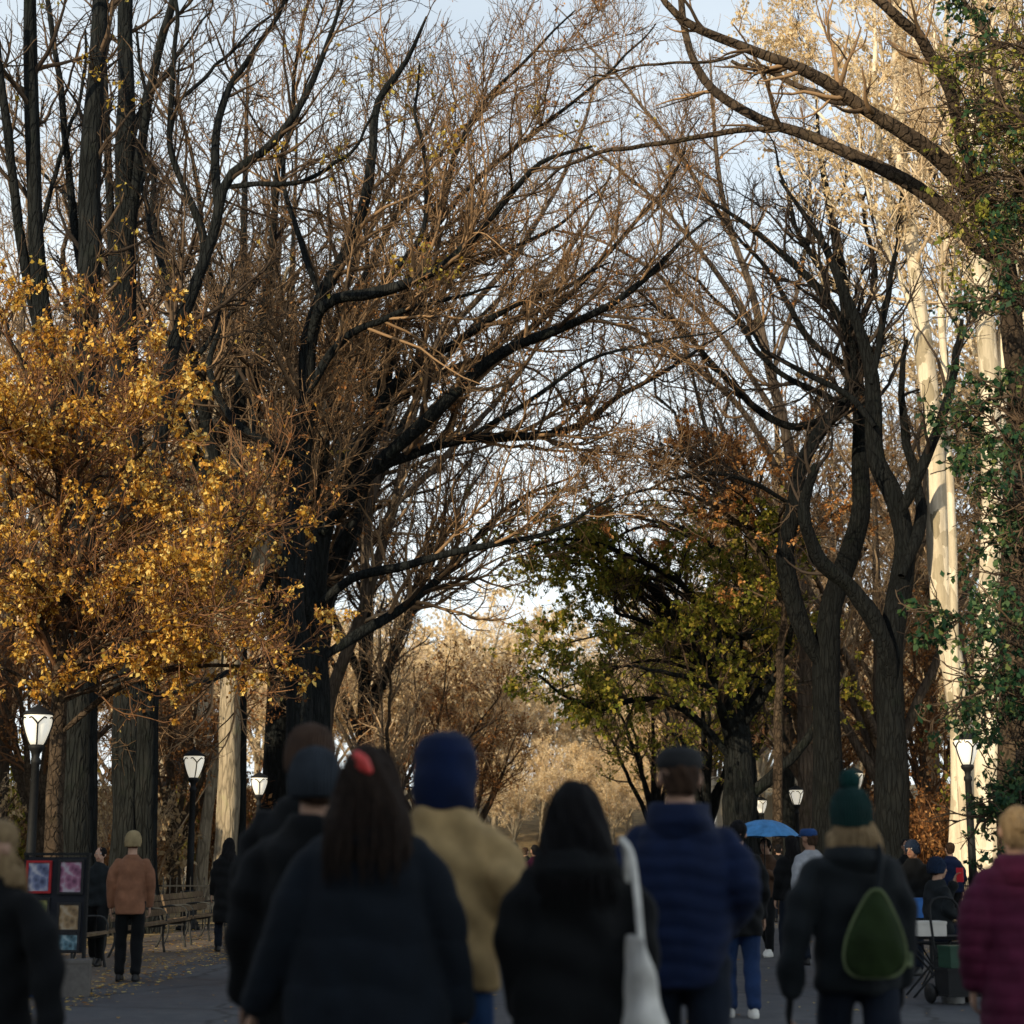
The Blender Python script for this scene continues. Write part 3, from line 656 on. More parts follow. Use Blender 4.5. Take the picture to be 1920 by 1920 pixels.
# ------------------------------------------------------------------ ground
def ground_mesh():
    xs = np.r_[np.linspace(-700, -60, 14), np.linspace(-50, 50, 81), np.linspace(60, 700, 14)]
    ys = np.r_[np.linspace(-300, -20, 10), np.linspace(-10, 200, 106), np.linspace(220, 1200, 20)]
    X, Y = np.meshgrid(xs, ys); Z = ground_z(X, Y)
    V = np.stack([X, Y, Z], -1).reshape(-1, 3); nx, ny = len(xs), len(ys)
    i = np.arange(nx * ny).reshape(ny, nx)
    Q = np.stack([i[:-1, :-1], i[:-1, 1:], i[1:, 1:], i[1:, :-1]], -1).reshape(-1, 4)
    return np_mesh('ground', V, Q)
t = NT('leaf_strewn_soil'); v = t.coords(); n = t.noise(1.2, 6, v); n2 = t.noise(14, 4, v)
mx = t.new('ShaderNodeMix', data_type='FLOAT'); mx.inputs[0].default_value = .55; t.link(n, mx.inputs[2]); t.link(n2, mx.inputs[3])
t.link(t.ramp(mx.outputs[0], [(.35, (.035, .035, .014)), (.47, (.15, .105, .04)), (.6, (.4, .28, .12))]), t.b.inputs['Base Color'])
t.b.inputs['Roughness'].default_value = .95; t.bump(n2, .7, .05); M['soil'] = t.m
tag(link_mesh('ground', ground_mesh(), M['soil']), kind='structure')
t = NT('asphalt'); v = t.coords(); n = t.noise(.35, 6, v, .65); n2 = t.noise(90, 3, v); n3 = t.noise(3.5, 5, v, .7)
mx = t.new('ShaderNodeMix', data_type='FLOAT'); mx.inputs[0].default_value = .3; t.link(n, mx.inputs[2]); t.link(n2, mx.inputs[3])
m2 = t.new('ShaderNodeMix', data_type='FLOAT'); m2.inputs[0].default_value = .35; t.link(mx.outputs[0], m2.inputs[2]); t.link(n3, m2.inputs[3])
c = t.ramp(m2.outputs[0], [(.34, (.026, .028, .033)), (.5, (.055, .058, .065)), (.64, (.105, .104, .105))])
vo = t.new('ShaderNodeTexVoronoi', feature='DISTANCE_TO_EDGE'); vo.inputs['Scale'].default_value = .45
wn = t.new('ShaderNodeTexNoise'); wn.inputs['Scale'].default_value = 2.2; t.link(v, wn.inputs['Vector']); wm = t.new('ShaderNodeMix', data_type='RGBA'); wm.inputs[0].default_value = .25
t.link(v, wm.inputs[6]); t.link(wn.outputs['Color'], wm.inputs[7]); t.link(wm.outputs[2], vo.inputs['Vector'])
ck = t.new('ShaderNodeMix', data_type='RGBA', blend_type='MULTIPLY'); ck.inputs[0].default_value = .8; t.link(c, ck.inputs[6])
t.link(t.ramp(vo.outputs['Distance'], [(.004, (.25, .25, .25)), (.014, (1, 1, 1))]), ck.inputs[7]); t.link(ck.outputs[2], t.b.inputs['Base Color'])
t.link(t.ramp(n, [(.4, (.6, .6, .6)), (.6, (.92, .92, .92))]), t.b.inputs['Roughness']); t.bump(n2, .5, .01); M['asphalt'] = t.m
def sheet(name, x0, x1, y0, y1, z, mat, wob=0, n=120):
    ys = np.linspace(y0, y1, n); V = []
    for y in ys:
        w = wob * math.sin(y * 1.3) + wob * .6 * math.sin(y * 3.7)
        far = max(y - 118, 0); zz = z + .13 * far * math.exp(-far / 300)
        V += [(x0 + w, y, zz), (x1 - w, y, zz)]
    Q = [(2 * i, 2 * i + 1, 2 * i + 3, 2 * i + 2) for i in range(n - 1)]
    return tag(link_mesh(name, np_mesh(name, V, Q), mat), kind='structure')
t = NT('paving'); v = t.coords(); bk = t.new('ShaderNodeTexBrick'); t.link(v, bk.inputs['Vector'])
bk.inputs['Scale'].default_value = 4; bk.inputs['Color1'].default_value = (.13, .1, .075, 1); bk.inputs['Color2'].default_value = (.2, .155, .115, 1); bk.inputs['Mortar'].default_value = (.05, .045, .04, 1)
t.link(bk.outputs[0], t.b.inputs['Base Color']); t.b.inputs['Roughness'].default_value = .9; t.bump(t.noise(30, 4, v), .4, .01); M['paving'] = t.m
sheet('path', -5.15, 5.6, -30, 128, .008, M['asphalt'], .01)
sheet('left_paving', -7.6, -5.17, -30, 120, .004, M['paving'], 0)
sheet('right_paving', 5.62, 7.6, -30, 120, .004, M['paving'], 0)

def litter():
    rng = np.random.default_rng(61); n = 22000
    y = 8 + 70 * rng.random(n) ** 1.3; side = rng.random(n) < .55
    x = np.where(side, -4.6 - np.abs(rng.normal(size=n)) * 2.2, 5.2 + np.abs(rng.normal(size=n)) * 2.2)
    m = rng.random(n) < .07; x[m] = rng.uniform(-5, 5, m.sum())
    p = np.stack([x, y, ground_z(x, y) + .02], 1)
    V, Q = leaves(np.stack([p, p + np.array([.01, 0, 0])], 1), rng, 1, (.035, .075), .0, None, 12, 1, hang=0)
    V[:, 2] = np.maximum(V[:, 2], .012)
    return np_mesh('leaf_litter', V, Q)
tag(link_mesh('leaf_litter', litter(), M['gold'], smooth=False), 'fallen golden leaves scattered along both edges of the walk', 'leaves', kind='stuff')

# ------------------------------------------------------------------ mesh kit
def box(bm, c, s, rz=0, rx=0, ry=0):
    m = Matrix.Translation(c) @ Euler((rx, ry, rz)).to_matrix().to_4x4() @ Matrix.Diagonal((*s, 1))
    return bmesh.ops.create_cube(bm, size=1, matrix=m)['verts']

def lathe(bm, prof, n=20, c=(0, 0, 0)):
    rings = []
    for r, z in prof:
        if r < 1e-5: rings.append([bm.verts.new((c[0], c[1], c[2] + z))])
        else: rings.append([bm.verts.new((c[0] + r * math.cos(2 * PI * i / n), c[1] + r * math.sin(2 * PI * i / n), c[2] + z)) for i in range(n)])
    for a, b in zip(rings, rings[1:]):
        if len(a) == 1 and len(b) == 1: continue
        for i in range(n):
            j = (i + 1) % n
            if len(a) == 1: bm.faces.new((a[0], b[i], b[j]))
            elif len(b) == 1: bm.faces.new((a[i], b[0], a[j]))
            else: bm.faces.new((a[i], b[i], b[j], a[j]))
    for r in (rings[0], rings[-1]):
        if len(r) > 2: bm.faces.new(r)

def tube(bm, pts, rad, n=10, K=None, flat=1.0):
    """rounded closed tube along pts, radius per point; flat squeezes it along y"""
    if K: 
        P = catmull(pts, K); R = np.interp(np.linspace(0, 1, K), np.linspace(0, 1, len(rad)), rad)
    else: P = np.array(pts, float); R = np.array(rad, float)
    T = np.gradient(P, axis=0); T /= np.linalg.norm(T, axis=1, keepdims=True) + 1e-9
    P = np.vstack([P[0] - T[0] * R[0] * .7, P[0] - T[0] * R[0] * .35, P, P[-1] + T[-1] * R[-1] * .35, P[-1] + T[-1] * R[-1] * .7])
    R = np.r_[R[0] * .35, R[0] * .8, R, R[-1] * .8, R[-1] * .35]; T = np.vstack([T[0], T[0], T, T[-1], T[-1]])
    ax = np.argmin(np.abs(T.mean(0))); ref = np.eye(3)[ax]
    rings = []
    for p, r, tt in zip(P, R, T):
        u = np.cross(tt, ref); u /= np.linalg.norm(u) + 1e-9; w = np.cross(tt, u)
        ring = []
        for i in range(n):
            a = 2 * PI * i / n; o = r * (math.cos(a) * u + math.sin(a) * w); o[1] *= flat
            ring.append(bm.verts.new(p + o))
        rings.append(ring)
    for a, b in zip(rings, rings[1:]):
        for i in range(n): bm.faces.new((a[i], a[(i + 1) % n], b[(i + 1) % n], b[i]))
    bm.faces.new(rings[0]); bm.faces.new(rings[-1])

def rings(bm, rr, n=28, e=2.0):
    """closed loft of horizontal rounded sections (x, y, z, rx, ry)"""
    out = []
    for (x, y, z, rx, ry) in rr:
        ring = []
        for i in range(n):
            a = 2 * PI * i / n; c, s = math.cos(a), math.sin(a)
            ring.append(bm.verts.new((x + rx * math.copysign(abs(c) ** (2 / e), c), y + ry * math.copysign(abs(s) ** (2 / e), s), z)))
        out.append(ring)
    for a, b in zip(out, out[1:]):
        for i in range(n): bm.faces.new((a[i], a[(i + 1) % n], b[(i + 1) % n], b[i]))
    bm.faces.new(out[0]); bm.faces.new(out[-1])

def ball(bm, c, r, n=16):
    bmesh.ops.create_uvsphere(bm, u_segments=n, v_segments=max(6, n // 2), radius=1, matrix=Matrix.Translation(c) @ Matrix.Diagonal((*r, 1)))

def fuse(bm, vox, smooth=3, fn=None):
    """melt the overlapping shapes into one continuous skin"""
    bmesh.ops.recalc_face_normals(bm, faces=bm.faces)
    me = bpy.data.meshes.new('tmp'); bm.to_mesh(me); bm.free()
    ob = bpy.data.objects.new('tmp', me); COL.objects.link(ob)
    md = ob.modifiers.new('r', 'REMESH'); md.mode = 'VOXEL'; md.voxel_size = vox
    sm = ob.modifiers.new('s', 'SMOOTH'); sm.factor = .5; sm.iterations = smooth
    dg = bpy.context.evaluated_depsgraph_get(); dg.update()
    out = bpy.data.meshes.new_from_object(ob.evaluated_get(dg))
    bpy.data.objects.remove(ob); bpy.data.meshes.remove(me)
    if fn is not None and len(out.vertices):
        n = len(out.vertices); co = np.empty(n * 3); out.vertices.foreach_get('co', co); no = np.empty(n * 3)
        out.vertices.foreach_get('normal', no) if False else out.vertex_normals.foreach_get('vector', no)
        co = co.reshape(-1, 3); no = no.reshape(-1, 3)
        co = co + no * fn(co, no)[:, None]
        out.vertices.foreach_set('co', co.ravel()); out.update()
    return out

def wrinkle(seed, amp=.009):
    ph = np.random.default_rng(seed).uniform(0, 6, 6)
    def f(co, no):
        x, y, z = co.T
        return amp * (np.sin(z * 21 + 6 * np.sin(x * 7 + ph[0]) + ph[1]) * np.sin(x * 11 + z * 5 + ph[2]) + .7 * np.sin(z * 37 + x * 13 + y * 19 + ph[3]) + .5 * np.sin(x * 31 - z * 9 + ph[4]))
    return f
def quilt(pitch, amp):
    w = wrinkle(3, .003)
    def f(co, no):
        z = co[:, 2] + .012 * np.sin(co[:, 0] * 9) + .008 * np.sin(co[:, 0] * 23 + co[:, 1] * 11)
        return amp * (np.sqrt(np.abs(np.sin(PI * z / pitch))) - .6) + w(co, no)
    return f

# ------------------------------------------------------------------ street lamps
M['iron'] = m_plain('black_iron', (.009, .010, .011), .65, .3, 20, 0, .25, .25)
t = NT('lamp_glass'); t.b.inputs['Base Color'].default_value = (.8, .78, .7, 1); t.b.inputs['Roughness'].default_value = .35
v = t.coords((1, 1, .35)); n = t.noise(5, 2, v)
t.link(t.ramp(n, [(.3, (1, .86, .6)), (.7, (1, .95, .82))]), t.b.inputs['Emission Color']); t.b.inputs['Emission Strength'].default_value = .5; M['globe'] = t.m
def make_lamp():
    root = empty('street_lamp')
    bm = bmesh.new(); lathe(bm, [(.24, 0), (.24, .06), (.21, .08), (.2, .16), (.165, .2), (.15, .55), (.17, .58), (.15, .62), (.105, .7), (.12, .74), (.085, .8)], 16)
    link_mesh('base', bm_mesh(bm), M['iron'], root)
    bm = bmesh.new(); lathe(bm, [(.078, .8), (.07, 1.6), (.058, 2.77), (.075, 2.79), (.075, 2.84), (.05, 2.88), (.06, 2.94), (.11, 3.0), (.12, 3.04), (.09, 3.07)], 14)
    link_mesh('post', bm_mesh(bm), M['iron'], root)
    bm = bmesh.new(); lathe(bm, [(.0, 3.05), (.09, 3.06), (.12, 3.12), (.165, 3.24), (.2, 3.36), (.215, 3.46), (.2, 3.52), (.14, 3.55), (0, 3.56)], 24)
    link_mesh('globe', bm_mesh(bm), M['globe'], root)
    for i in range(4):
        a = i * PI / 2 + .35; c, s = math.cos(a), math.sin(a); bm = bmesh.new()
        prof = [(.098, 3.07), (.128, 3.12), (.173, 3.24), (.208, 3.36)]
        tube(bm, [(c * r, s * r, z) for r, z in prof], [.013] * 4, 6, 8)
        for d in (-1, 1):
            q = []
            for u in np.linspace(0, 1, 7):
                aa = a + d * u * .62; r = .208 + .018 * math.sin(u * PI); q.append((math.cos(aa) * r, math.sin(aa) * r, 3.36 + .14 * u ** .8 - (.05 * max(0, u - .7) / .3)))
            tube(bm, q, [.012] * 7, 6)
        link_mesh('cage_strap', bm_mesh(bm), M['iron'], root)
    bm = bmesh.new(); lathe(bm, [(.0, 3.5), (.225, 3.5), (.228, 3.52), (.19, 3.55), (.12, 3.59), (.1, 3.61), (.05, 3.63), (.04, 3.64), (.0, 3.65)], 20)
    link_mesh('cap', bm_mesh(bm), M['iron'], root)
    bm = bmesh.new(); lathe(bm, [(.0, 3.63), (.028, 3.64), (.014, 3.66), (.028, 3.68), (.0, 3.72)], 10)
    link_mesh('finial', bm_mesh(bm), M['iron'], root)
    return root
lamp = make_lamp(); first = True
LAMPS = [(57, 25.2, 'nearest and largest globe lamp on the left, above the art stand'), (357, 35.5, 'second globe lamp on the left, right of the man in the orange sweater'),
         (482, 45, 'third and smallest globe lamp on the left, beside the grey beanie'), (1823, 31, 'nearest globe lamp on the right, among green leaves'),
         (1608, 43, 'globe lamp directly above the green pompom beanie'), (1497, 53.5, 'globe lamp right of the blue umbrella, beside the dark elm'),
         (1430, 63, 'globe lamp directly above the blue umbrella'), (1377, 73, 'globe lamp above the left tip of the blue umbrella'), (1337, 84, 'farthest globe lamp beside the navy puffer shoulder')]
for (px, Y, lab) in LAMPS:
    o = lamp if first else copy_tree(lamp); first = False
    o.location = (gx(px, Y), Y, 0); o.rotation_euler = (0, 0, rnd.uniform(-.2, .2))
    tag(o, lab, 'street lamp', 'globe lamps lining the walk')

# ------------------------------------------------------------------ benches and fence
M['wood'] = m_bark('bench_wood', (.07, .048, .03), (.15, .105, .065), (.26, .185, .115), 12, .4)
M['concrete'] = m_plain('cast_iron_frame', (.03, .031, .03), .8, .3, 15)
def make_bench(L=3.3):
    root = empty('park_bench')       # runs along local y, faces +x
    for k, x in enumerate((.06, .17, .28, .39)):
        bm = bmesh.new(); box(bm, (x, L / 2, .45 - .012 * (3 - k)), (.095, L, .035)); bmesh.ops.bevel(bm, geom=bm.edges[:], offset=.006)
        link_mesh('seat_slat', bm_mesh(bm), M['wood'], root, False)
    for k, z in enumerate((.56, .67, .78)):
        bm = bmesh.new(); box(bm, (-.02 - .035 * k, L / 2, z), (.035, L, .098), ry=-.25); bmesh.ops.bevel(bm, geom=bm.edges[:], offset=.006)
        link_mesh('back_slat', bm_mesh(bm), M['wood'], root, False)
    for y in (.15, L / 2, L - .15):
        bm = bmesh.new()
        tube(bm, [(.40, y, .0), (.37, y, .2), (.38, y, .4)], [.02, .016, .018], 8, 8)
        tube(bm, [(-.08, y, .0), (.0, y, .2), (-.01, y, .42), (-.06, y, .6), (-.13, y, .84)], [.02, .016, .018, .015, .015], 8, 12)
        tube(bm, [(-.01, y, .415), (.2, y, .385), (.4, y, .415)], [.02, .02, .02], 8, 8)
        tube(bm, [(.39, y, .4), (.42, y, .52), (.36, y, .64), (.2, y, .66), (-.05, y, .64)], [.012, .012, .014, .014, .012], 8, 14)
        link_mesh('arm_frame', bm_mesh(bm), M['concrete'], root)
    return root
bench = make_bench(); first = True
for (x, y, lab) in [(-6.45, 21.6, 'weathered wooden park bench nearest the art stand, partly behind the man in orange'), (-6.5, 25.3, 'second weathered wooden bench, right of the man in orange'),
                    (-6.55, 29.0, 'farthest wooden bench on the left, ending at the iron fence')]:
    o = bench if first else copy_tree(bench); first = False
    o.location = (x, y, .004); tag(o, lab, 'bench', 'wooden benches lining the left of the walk')
for (x, y, lab) in [(7.05, 36, 'wooden bench on the right of the walk behind the street vendors')]:
    o = copy_tree(bench); o.location = (x, y + 3.3, .004); o.rotation_euler = (0, 0, PI); tag(o, lab, 'bench')

def make_fence(L=2.4):
    root = empty('iron_fence')     # along +x
    for z in (.16, .9):
        bm = bmesh.new(); box(bm, (L / 2, 0, z), (L, .03, .03)); link_mesh('rail', bm_mesh(bm), M['iron'], root, False)
    bm = bmesh.new()
    n = int(L / .13)
    for i in range(1, n):
        x = i * L / n; box(bm, (x, 0, .53), (.02, .02, .98)); lathe(bm, [(.0, 1.0), (.02, 1.03), (.0, 1.09)], 6, (x, 0, 0))
    link_mesh('pickets', bm_mesh(bm), M['iron'], root, False)
    for x in (0, L):
        bm = bmesh.new(); box(bm, (x, 0, .55), (.05, .05, 1.1)); lathe(bm, [(.03, 1.1), (.045, 1.13), (.0, 1.2)], 8, (x, 0, 0)); link_mesh('post', bm_mesh(bm), M['iron'], root, False)
    return root
fence = make_fence(); first = True
FN = [(-8.3, 34, 0, 'iron picket fence panel behind the last bench on the left')] 
FN += [(-8.35, 20 + 2.45 * i, PI / 2, 'iron picket fence panel behind the benches on the left') for i in range(5)]
FN += [(-5.9, 34.03 + 2.45 * i, PI / 2, 'iron picket fence panel along the left of the walk past the benches') for i in range(8)]
FN += [(7.9, 26 + 2.45 * i, PI / 2, 'iron picket fence panel along the right of the walk') for i in range(14)]
for (x, y, rz, lab) in FN:
    o = fence if first else copy_tree(fence); first = False
    o.location = (x, y, 0); o.rotation_euler = (0, 0, rz); tag(o, lab, 'fence', lab.replace('panel', 'panels'))

# ------------------------------------------------------------------ people
M['skin'] = m_plain('skin', (.42, .25, .17), .6, .12, 14, 0, .1, .35)
M['skin2'] = m_plain('tan_skin', (.3, .16, .1), .6, .12, 14, 0, .1, .35)
M['eye'] = m_plain('eye_white', (.5, .48, .45), .3, .05, 3, 0, 0)
M['lip'] = m_plain('lip', (.32, .11, .09), .5, .1, 9, 0, 0)
CL = {}
def cloth(name, c):
    if name not in CL: CL[name] = m_cloth(name + '_cloth', c)
    return CL[name]
def knit(m):
    m2 = m.copy(); m2.name = m.name + '_knit'; nt = m2.node_tree; b = nt.nodes['Principled BSDF']
    tcn = nt.nodes.new('ShaderNodeTexCoord'); wv = nt.nodes.new('ShaderNodeTexWave'); wv.inputs['Scale'].default_value = 26; wv.inputs['Distortion'].default_value = .8; wv.bands_direction = 'X'
    nt.links.new(tcn.outputs['Object'], wv.inputs['Vector']); bp = nt.nodes.new('ShaderNodeBump'); bp.inputs['Strength'].default_value = 1; bp.inputs['Distance'].default_value = .012
    nt.links.new(wv.outputs['Fac'], bp.inputs['Height']); nt.links.new(bp.outputs[0], b.inputs['Normal']); return m2
HAIR = {'dkbrown': m_hair('dark_brown_hair', (.008, .005, .004), (.04, .025, .017)), 'black': m_hair('black_hair', (.003, .003, .004), (.012, .011, .011)), 'brown': m_hair('brown_hair', (.02, .011, .007), (.075, .043, .026)),
        'blond': m_hair('blond_hair', (.16, .1, .05), (.42, .3, .16)), 'ginger': m_hair('auburn_hair', (.06, .025, .012), (.2, .085, .04))}
SHOE = {'black': m_plain('black_leather', (.012, .012, .012), .5), 'white': m_plain('white_sneaker', (.7, .68, .62), .6, .1), 'brown': m_plain('brown_leather', (.08, .045, .025), .55)}

def hand(bm, w, d, side, s=1.0):
    """palm and five curled fingers at wrist w, pointing along d"""
    w = np.array(w, float); d = np.array(d, float); d /= np.linalg.norm(d)
    fwd = np.array([0, 1, 0.]) - d * d[1]
    if np.linalg.norm(fwd) < .3: fwd = np.array([0, 0, 1.]) - d * d[2]
    fwd /= np.linalg.norm(fwd); inw = np.cross(d, fwd) * (1 if side > 0 else -1)
    if inw[0] * side > 0: inw = -inw
    c = w + d * .055 * s
    for k in (-.026, -.009, .009, .026):
        tube(bm, [w + fwd * k * .7 * s, c + fwd * k * s + d * .03 * s], [.0135 * s, .0125 * s], 8, 4)
    for k, L in zip((.029, .010, -.010, -.028), (.07, .078, .072, .056)):
        b = c + fwd * k * s + d * .03 * s; L = L * s
        tube(bm, [b, b + d * L * .42 + inw * .006 * s, b + d * L * .72 + inw * .024 * s, b + d * L * .86 + inw * .045 * s], [.0095 * s, .009 * s, .0082 * s, .0068 * s], 8, 8)
    b = w + d * .022 * s + fwd * .026 * s
    tube(bm, [b, b + d * .028 * s + fwd * .022 * s + inw * .008 * s, b + d * .06 * s + fwd * .026 * s + inw * .022 * s], [.013 * s, .0105 * s, .008 * s], 8, 6)

def head_shape(bm, c, s=1.0):
    x, y, z = c
    ball(bm, (x, y - .008 * s, z + .022 * s), (.076 * s, .096 * s, .092 * s), 20)
    ball(bm, (x, y + .028 * s, z - .045 * s), (.058 * s, .062 * s, .072 * s), 16)
    ball(bm, (x, y + .055 * s, z - .088 * s), (.028 * s, .03 * s, .024 * s), 10)
    tube(bm, [(x, y + .085 * s, z + .022 * s), (x, y + .104 * s, z - .02 * s), (x, y + .098 * s, z - .03 * s)], [.009 * s, .014 * s, .016 * s], 8, 6)
    for sd in (-1, 1):
        ball(bm, (x + sd * .078 * s, y - .004 * s, z - .008 * s), (.012 * s, .022 * s, .034 * s), 10)
        ball(bm, (x + sd * .03 * s, y + .078 * s, z + .034 * s), (.024 * s, .014 * s, .01 * s), 8)
    tube(bm, [(x - .022 * s, y + .083 * s, z - .056 * s), (x, y + .092 * s, z - .055 * s), (x + .022 * s, y + .083 * s, z - .056 * s)], [.008 * s] * 3, 6)

def person(label, px, Y, H, rz=0., coat=None, coat_mat=None, rows=None, arms=None, legs_mat=None, shoe='black', hair=None, hairm='brown', hat=None, hat_mat=None,
           fn=None, vox=.014, stride=.18, legw=1.0, skin='skin', gloves=None, seat=None, bare_hands=(True, True), head_turn=0., sleeve_r=1.0, group=None, foot_z=.008, coat_name='coat', x=None):
    """faces local +y; seat = seat height for someone sitting down"""
    k = H / 1.75
    root = empty('person', ((gx(px, Y) if x is None else x), Y, foot_z), rz, label, 'person', group)
    hc = np.array([0, .02, 1.635]) * k
    hip = .93 * k; sh_z = 1.43 * k; sx = .165 * k
    if seat:
        dz = seat + .1 - hip; hc = hc + [0, 0, dz]; sh_z += dz
    hz = sh_z - 1.43 * k
    A = arms or [((-.21, -.02, 1.15), (-.23, .06, .9)), ((.21, -.02, 1.15), (.23, .06, .9))]
    A = [tuple((p[0] * k, p[1] * k, p[2] * k + hz) for p in a) for a in A]
    S = [(-sx, 0, sh_z), (sx, 0, sh_z)]
    # legs
    if seat:
        LG = [[(sd * .09 * k, 0, seat + .08), (sd * .12 * k, .42 * k, seat + .06), (sd * .11 * k, .44 * k, .09 * k)] for sd in (-1, 1)]
    else:
        LG = [[(sd * .09 * k, 0, hip), (sd * .1 * k, .05 * k + sg * stride * .55, .5 * k), (sd * .1 * k, sg * stride - .03, (.09 if sg > 0 else .1) * k)] for sd, sg in ((-1, 1), (1, -1))]
    bm = bmesh.new()
    head_shape(bm, hc, k)
    tube(bm, [(0, -.01, sh_z + .0), (0, .0, sh_z + .07 * k), (0, .012, hc[2] - .05 * k)], [.066 * k, .056 * k, .055 * k], 12, 6)
    rings(bm, [(0, 0, hip + hz - .05 * k, .12 * k, .09 * k), (0, 0, hip + hz + .05 * k, .15 * k, .1 * k), (0, 0, hip + hz + .2 * k, .13 * k, .095 * k), (0, 0, hip + hz + .36 * k, .145 * k, .1 * k), (0, 0, sh_z - .06 * k, .135 * k, .075 * k), (0, 0, sh_z + .01 * k, .07 * k, .055 * k)], 20)
    for i, sd in enumerate((-1, 1)):
        e, w = A[i]
        tube(bm, [(S[i][0] * .85, 0, sh_z - .06 * k), tuple((np.array(S[i]) + np.array(e)) / 2), e, w], [.035 * k, .04 * k, .036 * k, .027 * k], 10, 12)
        d = np.array(w) - np.array(e); hand(bm, np.array(w) + d / np.linalg.norm(d) * .01, d, sd, k)
        tube(bm, LG[i], [.08 * k, .055 * k, .038 * k], 10, 10)
    link_mesh('body', fuse(bm, .0075 if vox < .016 else .011, 2), M[skin], root)
    for sd in (-1, 1):
        bm = bmesh.new(); ball(bm, (hc[0] + sd * .03 * k, hc[1] + .08 * k, hc[2] + .018 * k), (.013 * k, .009 * k, .009 * k), 8); link_mesh('eye', bm_mesh(bm), M['eye'], root)
    bm = bmesh.new(); tube(bm, [(hc[0] - .02 * k, hc[1] + .088 * k, hc[2] - .056 * k), (hc[0], hc[1] + .098 * k, hc[2] - .055 * k), (hc[0] + .02 * k, hc[1] + .088 * k, hc[2] - .056 * k)], [.005 * k, .007 * k, .005 * k], 6); link_mesh('mouth', bm_mesh(bm), M['lip'], root)
    # trousers
    bm = bmesh.new()
    for i, L in enumerate(LG):
        L2 = list(L); L2[2] = (L[2][0], L[2][1], L[2][2] + .01)
        tube(bm, L2, [.1 * k * legw, .075 * k * legw, .062 * k * legw], 12, 14)
    rings(bm, [(0, 0, LG[0][0][2] - .1 * k, .13 * k, .1 * k), (0, 0, LG[0][0][2], .17 * k, .12 * k), (0, 0, LG[0][0][2] + .12 * k, .155 * k, .11 * k)], 20)
    link_mesh('trousers', fuse(bm, vox, 3, wrinkle(abs(int(px)), .004)), legs_mat, root)
    for L in LG:
        fx, fy = L[2][0], L[2][1]; bm = bmesh.new()
        rings(bm, [(fx, fy + .07 * k, .0, .045 * k, .135 * k), (fx, fy + .07 * k, .03 * k, .048 * k, .14 * k), (fx, fy + .065 * k, .055 * k, .044 * k, .125 * k), (fx, fy + .035 * k, .085 * k, .038 * k, .085 * k), (fx, fy, .12 * k, .042 * k, .05 * k)], 18, 2.3)
        link_mesh('shoe', fuse(bm, .009, 2), SHOE[shoe], root)
    # coat: torso rows (z, half width, half depth, x shift) plus sleeves
    RW = rows or [(.86, .20, .14, 0), (1.0, .195, .14, 0), (1.15, .19, .135, 0), (1.3, .2, .14, 0), (1.4, .19, .125, 0), (1.46, .13, .1, 0), (1.52, .075, .075, 0)]
    bm = bmesh.new()
    rings(bm, [(r[3] * k, -.005, r[0] * k + hz, r[1] * k, r[2] * k) for r in RW], 30, 2.3)
    for i in range(2):
        e, w = A[i]
        tube(bm, [(S[i][0] * .92, 0, sh_z - .03 * k), tuple((np.array(S[i]) + np.array(e)) / 2 + np.array([(-1, 1)[i] * .012, -.005, 0])), e, w], [.058 * k, .07 * k * sleeve_r, .063 * k * sleeve_r, .05 * k * sleeve_r], 14, 16)
    link_mesh(coat_name, fuse(bm, vox, 4, fn or wrinkle(abs(int(px)) + 5)), coat_mat, root)
    if gloves:
        for i, sd in enumerate((-1, 1)):
            bm = bmesh.new(); e, w = A[i]; d = np.array(w) - np.array(e); hand(bm, np.array(w) + d / np.linalg.norm(d) * .008, d, sd, k * 1.14)
            link_mesh('glove', fuse(bm, .009, 1), gloves, root)
    # hair
    x0, y0, z0 = hc
    if hair:
        bm = bmesh.new()
        hs = .86 if hat else 1.0
        ball(bm, (x0, y0 - .022 * k * hs, z0 + (.034 if not hat else .02) * k), (.088 * k * hs, .1 * k * hs, .092 * k * hs), 20)
        if hair == 'long':
            rings(bm, [(x0, y0 - .10 * k, z0 - .32 * k, .10 * k, .03 * k), (x0, y0 - .10 * k, z0 - .24 * k, .125 * k, .05 * k), (x0, y0 - .075 * k, z0 - .13 * k, .118 * k, .07 * k), (x0, y0 - .045 * k, z0 - .04 * k, .1 * k, .085 * k), (x0, y0 - .03 * k, z0 + .04 * k, .09 * k, .09 * k)], 24)
        elif hair == 'full':
            rings(bm, [(x0, y0 - .12 * k, z0 - .3 * k, .15 * k, .04 * k), (x0, y0 - .10 * k, z0 - .24 * k, .16 * k, .07 * k), (x0, y0 - .07 * k, z0 - .13 * k, .145 * k, .09 * k), (x0, y0 - .04 * k, z0 - .03 * k, .12 * k, .1 * k), (x0, y0 - .02 * k, z0 + .06 * k, .095 * k, .1 * k), (x0, y0 - .01 * k, z0 + .115 * k, .05 * k, .06 * k)], 24)
        elif hair == 'bob':
            rings(bm, [(x0, y0 - .06 * k, z0 - .17 * k, .135 * k, .075 * k), (x0, y0 - .05 * k, z0 - .1 * k, .125 * k, .085 * k), (x0, y0 - .03 * k, z0 - .03 * k, .09 * k, .085 * k), (x0, y0 - .02 * k, z0 + .03 * k, .075 * k, .08 * k)], 24)
        elif hair == 'bun':
            ball(bm, (x0, y0 - .12 * k, z0 + .02 * k), (.045 * k, .04 * k, .045 * k), 12)
            rings(bm, [(x0, y0 - .07 * k, z0 - .08 * k, .055 * k, .035 * k), (x0, y0 - .05 * k, z0 - .02 * k, .075 * k, .065 * k), (x0, y0 - .03 * k, z0 + .03 * k, .085 * k, .09 * k)], 20)
        else:
